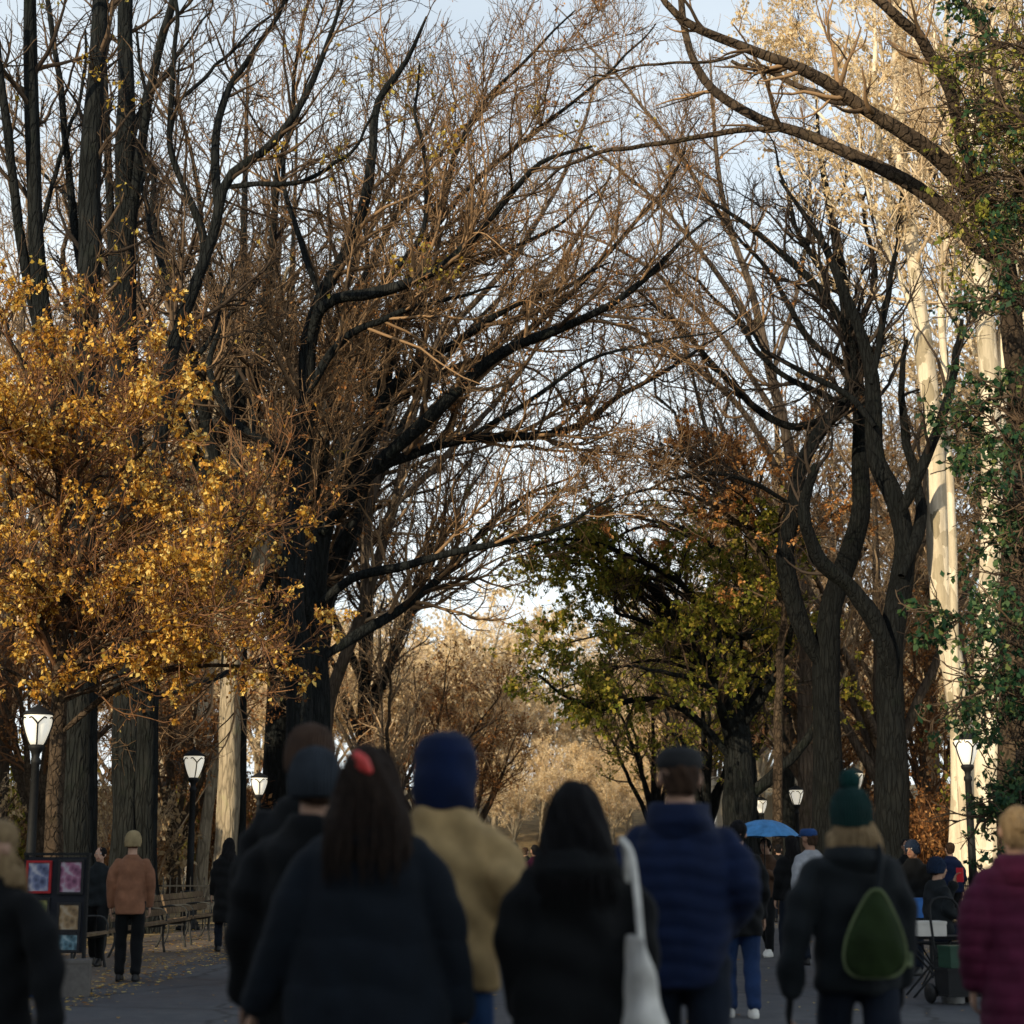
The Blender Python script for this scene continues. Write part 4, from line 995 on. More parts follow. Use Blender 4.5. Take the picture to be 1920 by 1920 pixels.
            rings(bm, [(x0, y0 - .06 * k, z0 - .075 * k, .055 * k, .04 * k), (x0, y0 - .05 * k, z0 - .02 * k, .074 * k, .055 * k), (x0, y0 - .03 * k, z0 + .03 * k, .078 * k, .08 * k)], 20)
        ph = random.random() * 6
        link_mesh('hair', fuse(bm, .009, 2, lambda co, no: .004 * np.sin(co[:, 0] * 120 + 5 * np.sin(co[:, 2] * 14 + ph)) * (np.abs(no[:, 2]) < .8) + .008 * np.sin(co[:, 2] * 18 + co[:, 0] * 25 + ph)), HAIR[hairm], root)
        PR = {'long': [(.09, -.03, .04), (.1, -.045, -.04), (.118, -.075, -.13), (.125, -.1, -.24), (.1, -.1, -.34)], 'full': [(.05, -.01, .115), (.095, -.02, .06), (.12, -.04, -.03), (.145, -.07, -.13), (.16, -.1, -.24), (.15, -.115, -.31)],
              'bob': [(.085, -.03, -.03), (.125, -.05, -.1), (.135, -.06, -.2)], 'bun': [(.04, -.06, .1), (.086, -.05, .04), (.07, -.07, -.05)]}.get(hair)
        if PR and vox < .016:
            bm = bmesh.new(); hr_ = random.Random(int(abs(px)))
            for q in range(90):
                a = hr_.uniform(-1.25, 1.25) - PI / 2; j_ = hr_.uniform(.97, 1.07); pts = []
                for n_, (r_, yo, zo) in enumerate(PR):
                    a += hr_.uniform(-.07, .07); fl = j_ + (hr_.uniform(0, .1) if n_ == len(PR) - 1 else 0)
                    pts.append((x0 + math.cos(a) * r_ * k * fl, y0 + yo * k * .45 + math.sin(a) * (r_ * .8 + abs(yo) * .35) * k * fl, z0 + (zo - (hr_.uniform(0, .06) if n_ == len(PR) - 1 else 0)) * k))
                tube(bm, pts, [.0035] * (len(pts) - 1) + [.0012], 4, 10)
            link_mesh('strands', bm_mesh(bm), HAIR[hairm], root.children[-1] if root.children[-1].name.startswith('hair') else root)
    if hat:
        bm = bmesh.new()
        if hat in ('beanie', 'pom'):
            rings(bm, [(x0, y0 - .034 * k, z0 - .055 * k, .092 * k, .092 * k), (x0, y0 - .03 * k, z0 - .035 * k, .099 * k, .1 * k), (x0, y0 - .024 * k, z0 + .005 * k, .102 * k, .112 * k), (x0, y0 - .016 * k, z0 + .045 * k, .1 * k, .114 * k), (x0, y0 - .014 * k, z0 + .095 * k, .084 * k, .096 * k), (x0, y0 - .014 * k, z0 + .125 * k, .06 * k, .07 * k), (x0, y0 - .014 * k, z0 + .142 * k, .02 * k, .025 * k)], 24)
            h = link_mesh('beanie', fuse(bm, .008, 2, lambda co, no: .0025 * np.sin(np.arctan2(co[:, 1], co[:, 0]) * 46)), knit(hat_mat), root)
            if hat == 'pom':
                bm = bmesh.new(); ball(bm, (x0, y0 - .014 * k, z0 + .17 * k), (.05 * k,) * 3, 20)
                link_mesh('pompom', fuse(bm, .006, 0, lambda co, no: .011 * np.sin(co[:, 0] * 210) * np.sin(co[:, 1] * 190) * np.sin(co[:, 2] * 230)), hat_mat, h)
        elif hat == 'cap':
            rings(bm, [(x0, y0, z0 + .03 * k, .09 * k, .11 * k), (x0, y0 + .005, z0 + .06 * k, .096 * k, .118 * k), (x0, y0 + .012, z0 + .095 * k, .09 * k, .112 * k), (x0, y0 + .012, z0 + .118 * k, .06 * k, .08 * k)], 24)
            rings(bm, [(x0, y0 + .1 * k, z0 + .032 * k, .062 * k, .075 * k), (x0, y0 + .1 * k, z0 + .05 * k, .066 * k, .06 * k)], 20)
            link_mesh('cap', fuse(bm, .008, 2), hat_mat, root)
        elif hat == 'hood':
            rings(bm, [(x0, y0 - .04 * k, z0 - .15 * k, .108 * k, .09 * k), (x0, y0 - .03 * k, z0 - .1 * k, .118 * k, .112 * k), (x0, y0 - .02 * k, z0 - .03 * k, .125 * k, .13 * k), (x0, y0 - .015 * k, z0 + .06 * k, .118 * k, .128 * k), (x0, y0 - .015 * k, z0 + .115 * k, .09 * k, .1 * k), (x0, y0 - .015 * k, z0 + .145 * k, .035 * k, .045 * k)], 24)
            link_mesh('hood', fuse(bm, .009, 3, wrinkle(9, .004)), hat_mat, root)
    return root, k, hc

def collar(root, k, z, rx, ry, h, mat, y=-.02):
    bm = bmesh.new()
    rings(bm, [(0, y * k, (z - h) * k, rx * 1.18 * k, ry * 1.15 * k), (0, (y - .02) * k, (z - h * .5) * k, rx * 1.15 * k, ry * 1.3 * k), (0, (y - .01) * k, z * k, rx * k, ry * k)], 24)
    return link_mesh('hood', fuse(bm, .011, 3, wrinkle(17, .006)), mat, root)

NAVY = cloth('navy', (.0035, .0065, .011)); NAVYP = cloth('navy_puffer', (.004, .011, .04)); BLACK = cloth('black', (.0025, .0032, .0038)); TANJ = cloth('tan_canvas', (.4, .275, .125))
HOODB = cloth('blue_hood', (.002, .009, .04)); DENIM = cloth('denim', (.012, .04, .11)); DKD = cloth('dark_denim', (.005, .009, .018)); GREY = cloth('grey_knit', (.035, .045, .058))
GRN = cloth('green_knit', (.004, .036, .032)); CHAR = cloth('charcoal', (.008, .011, .013)); BURG = cloth('burgundy', (.08, .01, .032)); ORNG = cloth('rust_knit', (.22, .1, .055)); CREAM = cloth('cream_knit', (.5, .38, .2))
BRN = cloth('brown_cloth', (.09, .05, .03)); OLV = cloth('olive_cloth', (.03, .04, .018)); WHITE = cloth('white_canvas', (.62, .6, .55)); BLUE = cloth('bright_blue', (.03, .12, .38)); LGREY = cloth('light_grey', (.3, .31, .33)); CAPM = cloth('grey_tweed', (.016, .017, .018))

# long-coat rows
LONG = lambda w0, w1: [(.45, w1 * 1.02, .2, 0), (.7, w1, .19, 0), (.95, w1 * .95, .17, 0), (1.15, (w0 + w1) / 2, .16, 0), (1.3, w0 * 1.02, .15, 0), (1.4, w0 * .95, .13, 0), (1.46, .14, .11, 0), (1.52, .085, .085, 0)]
r, k, hc = person('person in a long dark navy coat with a red hair clip, nearest the camera', 690, 6.2, 1.79, .03, coat_mat=NAVY, rows=LONG(.205, .29),
       arms=[((-.275, -.03, 1.13), (-.385, .05, .86)), ((.275, -.03, 1.12), (.325, .06, .84))], legs_mat=DKD, hair='full', hairm='dkbrown', sleeve_r=1.12, fn=quilt(.16, .008))
collar(r, k, 1.49, .12, .1, .12, NAVY)
bm = bmesh.new()
tube(bm, [(hc[0] - .04 * k, hc[1] - .125 * k, hc[2] + .085 * k), (hc[0] - .012 * k, hc[1] - .138 * k, hc[2] + .06 * k), (hc[0] + .01 * k, hc[1] - .138 * k, hc[2] + .025 * k)], [.016, .022, .014], 10, 8)
for s in (-1, 1): tube(bm, [(hc[0] - .03 * k, hc[1] - .128 * k, hc[2] + .06 * k + s * .012), (hc[0] - .01 * k, hc[1] - .14 * k, hc[2] + .05 * k + s * .022)], [.012, .008], 8, 4)
M['clip'] = m_plain('red_clip', (.65, .07, .06), .4, .2); cl = link_mesh('hair_clip', fuse(bm, .005, 1), M['clip'], r)

person('tall person with a navy blue hood up and a tan canvas jacket seen from behind', 833, 6.75, 1.86, 0, coat_mat=TANJ, rows=[(.85, .2, .15, 0), (1.0, .2, .15, 0), (1.15, .2, .145, 0), (1.3, .205, .14, 0), (1.39, .185, .125, 0), (1.46, .14, .105, 0), (1.53, .09, .085, 0)],
       arms=[((-.27, -.06, 1.17), (-.22, .16, 1.06)), ((.24, -.06, 1.18), (.18, .16, 1.08))], legs_mat=DENIM, hair='short', hat='hood', hat_mat=HOODB, coat_name='jacket', sleeve_r=1.12)

r, k, hc = person('person with long loose black hair in a black coat carrying a white tote', 1080, 6.3, 1.665, 0, coat_mat=BLACK, rows=LONG(.2, .25), arms=[((-.235, -.03, 1.13), (-.21, .1, .92)), ((.235, -.03, 1.13), (.25, .05, .88))],
       legs_mat=BLACK, hair='full', hairm='black', sleeve_r=1.15)
collar(r, k, 1.5, .15, .13, .14, BLACK)
# tote bag hanging from the right shoulder
tx = gx(1080, 6.3)
tote = empty('tote_bag', (tx + .215, 6.2, .62), .25, 'white canvas tote hanging from the shoulder of the person in the black coat', 'bag')
bm = bmesh.new(); rings(bm, [(.0, 0, .0, .02, .17), (.0, 0, .02, .065, .19), (.0, 0, .2, .07, .19), (-.015, 0, .4, .04, .18), (-.025, 0, .52, .012, .17)], 24, 3)
link_mesh('bag', fuse(bm, .011, 2, wrinkle(77, .006)), WHITE, tote)
for s in (-1, 1):
    bm = bmesh.new(); tube(bm, [(-.025, s * .12, .5), (-.022, s * .07, .66), (-.03, s * .03, .80), (-.055, 0, .85)], [.013] * 4, 8, 14); link_mesh('strap', bm_mesh(bm), WHITE, tote)

r, k, hc = person('person in a flat grey cap and quilted navy puffer jacket seen from behind', 1277, 7.2, 1.85, -.12, coat_mat=NAVYP, rows=[(.84, .16, .14, -.01), (.98, .175, .15, 0), (1.15, .21, .16, 0), (1.3, .215, .165, 0), (1.4, .175, .14, 0), (1.46, .125, .115, 0), (1.51, .1, .09, 0)],
       arms=[((-.25, -.05, 1.17), (-.18, .16, 1.02)), ((.24, -.05, 1.19), (.16, .16, 1.05))], legs_mat=DKD, hair='short', hairm='brown', hat='cap', hat_mat=CAPM, fn=quilt(.07, .010), sleeve_r=1.05, coat_name='puffer_jacket')
collar(r, k, 1.53, .115, .11, .14, NAVYP)

r, k, hc = person('person in a green pompom beanie with a green sling backpack over a charcoal jacket', 1600, 8.0, 1.70, .04, coat_mat=CHAR, rows=[(.84, .20, .14, 0), (.95, .2, .145, 0), (1.15, .195, .14, 0), (1.3, .215, .14, 0), (1.4, .205, .125, 0), (1.46, .14, .105, 0), (1.52, .085, .08, 0)],
       arms=[((-.285, -.06, 1.13), (-.32, -.03, .83)), ((.215, 0, 1.13), (.22, .1, .88))], legs_mat=DKD, hair='bob', hairm='blond', hat='pom', hat_mat=GRN, gloves=BLACK, sleeve_r=1.1, coat_name='jacket', stride=.22)
collar(r, k, 1.5, .13, .11, .13, CHAR)
bagm = cloth('green_nylon', (.013, .026, .005)); bagl = cloth('pale_green_trim', (.12, .15, .07))
bx = gx(1600, 8.0)
bag = empty('sling_backpack', (bx + .03, 7.80, .895), 0, 'green teardrop sling backpack worn on the back of the person in the pompom beanie', 'backpack')
prof = [(.06, .0), (.115, .012), (.15, .05), (.16, .11), (.148, .18), (.118, .26), (.082, .33), (.05, .385), (.02, .415)]
bm = bmesh.new()
rings(bm, [(.004 * i, -.02, z, w, .02 + .065 * math.sin(min(1, max(.08, (z + .03) / .45)) * PI)) for i, (w, z) in enumerate(prof)], 26)
link_mesh('pack', fuse(bm, .009, 2, wrinkle(31, .004)), bagm, bag)
bm = bmesh.new()
edge = [(x_ + .004 * i_, -.035, z_) for i_, (x_, z_) in [(i, (-w, z)) for i, (w, z) in enumerate(prof)]] + [(w + .004 * i, -.035, z) for i, (w, z) in reversed(list(enumerate(prof)))] + [(-.06, -.035, .0)]
tube(bm, edge, [.007] * len(edge), 6, 50); link_mesh('piping', bm_mesh(bm), bagl, bag)
bm = bmesh.new(); tube(bm, [(.04, -.0, .4), (.07, .04, .52), (.08, .13, .63), (.0, .22, .62)], [.014, .017, .017, .014], 8, 16, ); link_mesh('strap', bm_mesh(bm), CHAR, bag)
bag.scale = (.86, .9, .9)
bm = bmesh.new(); tube(bm, [(.165, .0, .08), (.21, .08, .05), (.23, .16, .1)], [.012, .012, .012], 8, 10); link_mesh('waist_strap', bm_mesh(bm), bagl, bag)

r, k, hc = person('person with blond hair in a quilted burgundy puffer coat at the right edge', 1908, 8.5, 1.64, .05, coat_mat=BURG, rows=LONG(.21, .225), arms=[((-.26, -.04, 1.13), (-.25, .05, .86)), ((.26, -.04, 1.13), (.26, .06, .86))],
       legs_mat=BLACK, hair='bun', hairm='blond', fn=quilt(.075, .010), sleeve_r=1.2, coat_name='puffer_coat')
collar(r, k, 1.5, .13, .12, .14, BURG)
r, k, hc = person('person with blond hair and an open black coat at the left edge', -8, 6.8, 1.54, PI * .86, coat_mat=BLACK, rows=[(.8, .21, .15, 0), (1.0, .205, .15, 0), (1.15, .2, .145, 0), (1.3, .21, .145, 0), (1.4, .2, .125, 0), (1.46, .13, .1, 0), (1.52, .08, .075, 0)],
       arms=[((-.32, .0, 1.16), (-.42, .05, .9)), ((.29, 0, 1.14), (.32, .06, .88))], legs_mat=DENIM, hair='bob', hairm='blond', sleeve_r=1.2)
bm = bmesh.new(); rings(bm, [(0, .135, .8 * k, .05 * k, .02), (0, .15, 1.1 * k, .05 * k, .015), (0, .13, 1.35 * k, .06 * k, .02), (0, .07, 1.46 * k, .06 * k, .03)], 16); link_mesh('shirt', bm_mesh(bm), WHITE, r)
person('person in a grey knit beanie and black coat on the left of the group', 587, 6.7, 1.80, .05, coat_mat=BLACK, rows=LONG(.2, .24), arms=[((-.23, -.03, 1.13), (-.25, .06, .86)), ((.23, -.03, 1.13), (.25, .06, .88))],
       legs_mat=DENIM, hair='short', hairm='brown', hat='beanie', hat_mat=GREY, sleeve_r=1.25)
person('tallest person, brown beanie just showing above the grey knit beanie', 577, 7.5, 1.95, 0, coat_mat=BLACK, legs_mat=DKD, hair='short', hairm='brown', hat='beanie', hat_mat=BRN, sleeve_r=1.15)

# --- middle distance
person('person in a rust orange sweater and cream beanie standing by the benches', 248, 20.5, 1.71, .12, coat_mat=ORNG, rows=[(.78, .17, .13, 0), (.9, .185, .135, 0), (1.1, .175, .13, 0), (1.3, .175, .125, 0), (1.38, .16, .11, 0), (1.44, .11, .09, 0), (1.49, .07, .07, 0)],
       arms=[((-.235, -.02, 1.14), (-.235, .05, .87)), ((.235, -.02, 1.14), (.225, .06, .88))], legs_mat=BLACK, hair='short', hairm='ginger', hat='beanie', hat_mat=CREAM, shoe='black', stride=.04, coat_name='sweater', sleeve_r=.9, fn=wrinkle(12, .003), vox=.012)
person('person in blue jeans, white sneakers and a dark jacket behind the navy puffer', 1384, 16, 1.74, .05, coat_mat=BLACK, rows=[(.72, .2, .15, 0), (.9, .21, .15, 0), (1.1, .21, .145, 0), (1.3, .215, .14, 0), (1.4, .2, .12, 0), (1.46, .13, .1, 0), (1.51, .08, .08, 0)], legs_mat=cloth('blue_jeans', (.01, .028, .085)), hair='short', hairm='black', shoe='white', stride=.06, legw=1.1)
person('person in a brown jacket under the blue umbrella', 1437, 26, 1.70, 2.6, coat_mat=BRN, legs_mat=BLACK, hair='short', hairm='black', shoe='white', stride=.2, arms=[((-.23, .02, 1.15), (-.12, .24, 1.25)), ((.21, -.02, 1.15), (.23, .06, .9))], vox=.018)
person('person in a light grey jacket and blue cap left of the pompom beanie', 1520, 20, 1.74, .5, coat_mat=LGREY, legs_mat=BLACK, hair='short', hairm='brown', hat='cap', hat_mat=cloth('blue_cap', (.015, .05, .16)), skin='skin2', vox=.018)
person('person in dark clothes with long black hair, left of the light grey jacket', 1485, 24, 1.72, .2, coat_mat=BLACK, legs_mat=DKD, hair='long', hairm='black', vox=.018)
person('person with long black hair in a dark coat beside the iron fence on the left', 428, 27, 1.72, .3, coat_mat=BLACK, rows=LONG(.2, .21), legs_mat=DKD, hair='long', hairm='black', vox=.018)
person('person behind the art stand in a dark charcoal coat', 188, 23.6, 1.56, PI, coat_mat=CHAR, legs_mat=BLACK, hair='short', hairm='black', vox=.018)
for i, (px, Y, m, hm, H) in enumerate([(965, 36, CHAR, 'black', 1.74), (985, 44, BLACK, 'brown', 1.7), (1003, 33, BURG, 'black', 1.66), (950, 52, BLUE, 'black', 1.7), (1150, 40, BLACK, 'brown', 1.72), (1345, 48, OLV, 'black', 1.72), (1460, 40, BLACK, 'black', 1.74)]):
    person(['distant person in a charcoal coat between the tan jacket and black hair', 'distant person in black right of the charcoal coat', 'distant person in a burgundy coat left of the long black hair', 'distant person in a bright blue coat by the tan sleeve', 'distant person in black behind the long black hair', 'distant person in an olive coat by the far lamp', 'distant person in black below the umbrella'][i],
           px, Y, H, rnd.uniform(-.3, .3), coat_mat=m, legs_mat=DKD, hair='short', hairm=hm, vox=.022)

# --- street vendors at the right
person('seated vendor in a dark coat and navy beanie holding up a red phone', 1755, 20, 1.72, -PI / 2 + .3, coat_mat=CHAR, legs_mat=DKD, hat='beanie', hat_mat=cloth('navy_knit', (.008, .02, .05)), hair='short', seat=.5, arms=[((-.2, .16, 1.18), (-.1, .27, 1.46)), ((.22, .02, 1.15), (.12, .3, 1.12))], vox=.016,
       rows=[(.9, .2, .16, 0), (1.0, .2, .15, 0), (1.15, .2, .15, 0), (1.3, .21, .14, 0), (1.4, .19, .12, 0), (1.46, .13, .1, 0), (1.51, .08, .08, 0)])
vx = gx(1755, 20)
ph = empty('phone', (vx + .29, 20.12, 1.15), -.6, 'red phone held up by the seated vendor', 'phone')
M['phone'] = m_plain('red_phone', (.6, .03, .04), .35, .1); M['glass'] = m_plain('dark_glass', (.01, .01, .012), .1, .1, 5, 0, 0)
bm = bmesh.new(); box(bm, (0, 0, .08), (.08, .012, .16)); bmesh.ops.bevel(bm, geom=bm.edges[:], offset=.004); link_mesh('case', bm_mesh(bm), M['phone'], ph, False)
bm = bmesh.new(); box(bm, (0, .008, .08), (.07, .003, .145)); link_mesh('screen', bm_mesh(bm), M['glass'], ph, False)
person('vendor in a navy beanie standing behind the white box table', 1712, 22, 1.62, PI * .8, coat_mat=BLACK, legs_mat=DKD, hat='beanie', hat_mat=cloth('navy_knit', (.008, .02, .05)), hair='short', skin='skin2', vox=.018)
st = empty('folding_stool', (vx - .02, 20, .008), .3, 'dark folding stool under the seated vendor', 'stool')
bm = bmesh.new(); box(bm, (0, 0, .47), (.36, .34, .03)); bmesh.ops.bevel(bm, geom=bm.edges[:], offset=.008); link_mesh('seat', bm_mesh(bm), BLACK, st)
for sx in (-1, 1):
    for sy in (-1, 1):
        bm = bmesh.new(); tube(bm, [(sx * .15, sy * .14, .455), (-sx * .14, sy * .15, .0)], [.011, .011], 8, 4); link_mesh('leg', bm_mesh(bm), M['iron'], st)
tb = empty('folding_table', (gx(1738, 18.5), 18.5, .008), 0, 'low black folding table with a white box on top by the vendors', 'table')
bm = bmesh.new(); box(bm, (0, 0, .6), (.62, .45, .03)); bmesh.ops.bevel(bm, geom=bm.edges[:], offset=.006); link_mesh('tabletop', bm_mesh(bm), BLACK, tb, False)
for sx in (-1, 1):
    for sy in (-1, 1):
        bm = bmesh.new(); tube(bm, [(sx * .28, sy * .19, .585), (-sx * .24, sy * .19, .0)], [.012, .012], 8, 4); link_mesh('leg', bm_mesh(bm), M['iron'], tb)
M['card'] = m_plain('white_card', (.55, .53, .48), .8, .12, 6); M['bluep'] = m_plain('blue_plastic', (.02, .13, .42), .45, .2)
def crate(name, loc, s, mat, label, cat, rz=0):
    o = empty(name, loc, rz, label, cat); bm = bmesh.new(); box(bm, (0, 0, s[2] / 2), s); bmesh.ops.bevel(bm, geom=bm.edges[:], offset=.01); link_mesh('body', bm_mesh(bm), mat, o, False)
    bm = bmesh.new(); box(bm, (0, 0, s[2] + .015), (s[0] * 1.04, s[1] * 1.04, .03)); bmesh.ops.bevel(bm, geom=bm.edges[:], offset=.006); link_mesh('lid', bm_mesh(bm), mat, o, False); return o
tz = .008 + .615
crate('cardboard_box', (gx(1735, 18.45), 18.45, tz), (.3, .26, .12), M['card'], 'white cardboard box on the low folding table', 'box', .1)
crate('storage_box', (gx(1716, 21.2), 21.2, .72), (.28, .25, .2), M['bluep'], 'bright blue plastic box beside the vendors', 'box', .2)
stl = empty('display_stand', (gx(1716, 21.2), 21.2, .008), 0, 'dark stand under the bright blue plastic box', 'stand')
bm = bmesh.new(); box(bm, (0, 0, .695), (.4, .36, .03)); link_mesh('shelf', bm_mesh(bm), BLACK, stl, False)
for sx in (-1, 1):
    for sy in (-1, 1):
        bm = bmesh.new(); box(bm, (sx * .17, sy * .15, .34), (.03, .03, .68)); link_mesh('leg', bm_mesh(bm), M['iron'], stl, False)
bk = empty('bucket', (gx(1728, 18.9), 18.9 - 1.2, .008), 0, 'white plastic bucket on the ground in front of the low folding table', 'bucket')
M['wplast'] = m_plain('white_plastic', (.6, .6, .58), .5, .1)
bm = bmesh.new(); lathe(bm, [(.0, 0), (.11, 0), (.135, .27), (.145, .27), (.145, .3), (.13, .3), (.128, .28), (.105, .02), (0, .02)], 24); link_mesh('pail', bm_mesh(bm), M['wplast'], bk)
bm = bmesh.new(); tube(bm, [(-.14, 0, .28), (-.12, -.07, .2), (0, -.14, .14), (.12, -.07, .2), (.14, 0, .28)], [.005] * 5, 6, 16); link_mesh('handle', bm_mesh(bm), M['iron'], bk)

person('dark clad person behind the vendors, just right of the grey jacket', 1702, 27, 1.7, 2.8, coat_mat=BLACK, legs_mat=DKD, hair='short', hairm='black', skin='skin2', vox=.02)
person('person in a dark navy puffer farther back between the vendors', 1782, 31, 1.68, .2, coat_mat=NAVYP, legs_mat=BLACK, hair='short', hairm='brown', vox=.02)
tr = empty('hand_trolley', (gx(1772, 17.6), 17.6, .008), .3, 'black two wheeled hand trolley loaded with dark boxes by the white bucket', 'trolley')
bm = bmesh.new(); box(bm, (0, -.12, .09), (.36, .26, .02)); link_mesh('toe_plate', bm_mesh(bm), M['iron'], tr, False)
bm = bmesh.new(); tube(bm, [(-.16, 0, .08), (-.16, .03, .6), (-.15, .08, .95), (0, .1, 1.02), (.15, .08, .95), (.16, .03, .6), (.16, 0, .08)], [.014] * 7, 8, 30); link_mesh('frame', bm_mesh(bm), M['iron'], tr)
for s_ in (-1, 1):
    bm = bmesh.new(); lathe(bm, [(.02, -.02), (.09, -.02), (.1, 0), (.09, .02), (.02, .02)], 20); bmesh.ops.rotate(bm, verts=bm.verts, matrix=Matrix.Rotation(PI / 2, 3, 'Y')); bmesh.ops.translate(bm, verts=bm.verts, vec=(s_ * .2, .06, .1)); link_mesh('wheel', bm_mesh(bm), SHOE['black'], tr)
def on_trolley(dx, z, sz, mat, lab, rz):
    c, sn = math.cos(.3), math.sin(.3); crate('storage_box', (gx(1772, 17.6) + c * dx - sn * -.13, 17.6 + sn * dx + c * -.13, .008 + z), sz, mat, lab, 'box', rz)
on_trolley(0, .101, (.34, .24, .22), M['iron'], 'black storage box at the bottom of the hand trolley', .3)
on_trolley(.01, .354, (.3, .22, .18), m_plain('green_plastic', (.015, .05, .03), .5, .2), 'dark green storage box on top of the black box on the hand trolley', .36)

# --- blue umbrella
M['umb'] = cloth('umbrella_blue', (.07, .24, .5))
ub = empty('umbrella', (gx(1434, 25.6), 25.6, 0), 0, 'open blue umbrella held above the person in the brown jacket', 'umbrella')
bm = bmesh.new(); n = 8; R0 = .54; apex = bm.verts.new((0, 0, 1.98)); prev = []
for j, (rr, zz) in enumerate([(.25, .94), (.45, .82), (.62, .66), (.8, .42), (.95, .14), (1.0, .0)]):
    ring = []
    for i in range(n * 4):
        a = 2 * PI * i / (n * 4); u = abs((i % 4) - 0) / 4.0; sag = 1 - .07 * rr * math.sin(u * PI); ring.append(bm.verts.new((math.cos(a) * R0 * rr * sag, math.sin(a) * R0 * rr * sag, 1.72 + .26 * zz + .02 * rr * math.sin(u * PI))))
    for i in range(n * 4):
        q = (i + 1) % (n * 4)
        if not prev: bm.faces.new((apex, ring[i], ring[q]))
        else: bm.faces.new((prev[i], ring[i], ring[q], prev[q]))
    prev = ring
link_mesh('canopy', bm_mesh(bm), M['umb'], ub)
bm = bmesh.new(); tube(bm, [(0, 0, 1.12), (0, 0, 2.03)], [.009, .008], 8, 6); link_mesh('shaft', bm_mesh(bm), M['iron'], ub)
bm = bmesh.new(); tube(bm, [(0, 0, 1.13), (0, 0, 1.06), (.02, 0, 1.02), (.05, 0, 1.03)], [.013] * 4, 8, 10); link_mesh('handle', bm_mesh(bm), M['iron'], ub)
for i in range(8):
    a = i * PI / 4; c, s = math.cos(a), math.sin(a)
    bm = bmesh.new(); tube(bm, [(0, 0, 1.965), (c * .22, s * .22, 1.925), (c * .4, s * .4, 1.82), (c * .49, s * .49, 1.72)], [.004] * 4, 5, 10); link_mesh('rib', bm_mesh(bm), M['iron'], ub)

# --- art stand at the left
sx0 = gx(108, 18.6)
M['board'] = m_plain('black_board', (.012, .014, .02), .8, .2)
ast = empty('art_stand', (sx0, 18.6, .008), -.1, 'black art display board with colourful prints at the left edge', 'display stand')
bm = bmesh.new(); box(bm, (0, 0, .92), (.66, .03, 1.0)); link_mesh('panel', bm_mesh(bm), M['board'], ast, False)
for s in (-1, 1):
    bm = bmesh.new(); box(bm, (s * .345, 0, .72), (.03, .045, 1.44)); link_mesh('post', bm_mesh(bm), M['iron'], ast, False)
    bm = bmesh.new(); box(bm, (s * .345, 0, .015), (.035, .5, .03)); link_mesh('foot', bm_mesh(bm), M['iron'], ast, False)
bm = bmesh.new(); box(bm, (0, 0, 1.452), (.74, .06, .028)); link_mesh('top_rail', bm_mesh(bm), M['iron'], ast, False)
def m_print(name, stops, seed):
    t = NT(name); v = t.coords((1, 1, 1)); n = t.new('ShaderNodeTexVoronoi'); n.inputs['Scale'].default_value = 11 + seed; t.link(v, n.inputs['Vector'])
    n2 = t.noise(9 + seed, 3, v); ad = t.new('ShaderNodeMix', data_type='FLOAT'); ad.inputs[0].default_value = .5; t.link(n.outputs['Distance'], ad.inputs[2]); t.link(n2, ad.inputs[3])
    t.link(t.ramp(ad.outputs[0], stops), t.b.inputs['Base Color']); t.b.inputs['Roughness'].default_value = .5; return t.m
REDF = m_plain('red_frame', (.35, .02, .025), .5, .2); BLKF = m_plain('dark_frame', (.02, .02, .022), .5, .2)
cols = [[(.3, (.02, .03, .08)), (.5, (.15, .18, .3)), (.65, (.45, .45, .5))], [(.3, (.08, .02, .06)), (.5, (.3, .12, .2)), (.65, (.4, .35, .4))], [(.3, (.1, .06, .03)), (.5, (.3, .2, .1)), (.65, (.4, .32, .22))], [(.3, (.03, .07, .03)), (.5, (.14, .15, .05)), (.65, (.3, .28, .1))], [(.3, (.03, .05, .1)), (.5, (.3, .06, .05)), (.65, (.4, .4, .42))], [(.3, (.02, .04, .05)), (.5, (.1, .2, .24)), (.65, (.3, .4, .42))]]
prints = [(-.19, 1.22, .26, .32, REDF, 'blue grey print in a red frame, upper left of the art board'), (.17, 1.22, .26, .34, BLKF, 'pink purple print in a dark frame, upper right of the art board'), (.17, .80, .24, .28, BLKF, 'tan brown print, middle right of the art board'),
          (-.19, .86, .26, .26, BLKF, 'green brown print, middle left of the art board'), (-.19, .58, .24, .2, REDF, 'small red and blue print, lower left of the art board'), (.17, .54, .24, .18, BLKF, 'small teal print, lower right of the art board')]
for i, (x, z, w, h, fm, lab) in enumerate(prints):
    ca, sa = math.cos(-.1), math.sin(-.1)
    o = empty('framed_print', (sx0 + ca * x - sa * -.03, 18.6 + sa * x - ca * .03, z), -.1, lab, 'picture')
    bm = bmesh.new()
    for s in (-1, 1):
        box(bm, (s * w / 2, 0, 0), (.025, .025, h + .025)); box(bm, (0, 0, s * h / 2), (w - .025, .024, .025))
    link_mesh('frame', bm_mesh(bm), fm, o, False)
    bm = bmesh.new(); box(bm, (0, .004, 0), (w - .02, .008, h - .02)); link_mesh('picture', bm_mesh(bm), m_print('print_%d' % i, cols[i], i), o, False)
M['gcard'] = m_plain('grey_cardboard', (.12, .11, .1), .85, .2)
crate('cardboard_box', (sx0 + .34, 18.3, .008), (.3, .35, .34), M['gcard'], 'grey brown cardboard box on the ground by the art board', 'box', .2)
crate('storage_box', (sx0 + .02, 18.25, .008), (.34, .3, .3), M['bluep'], 'blue plastic box on the ground under the art board', 'box', -.1)

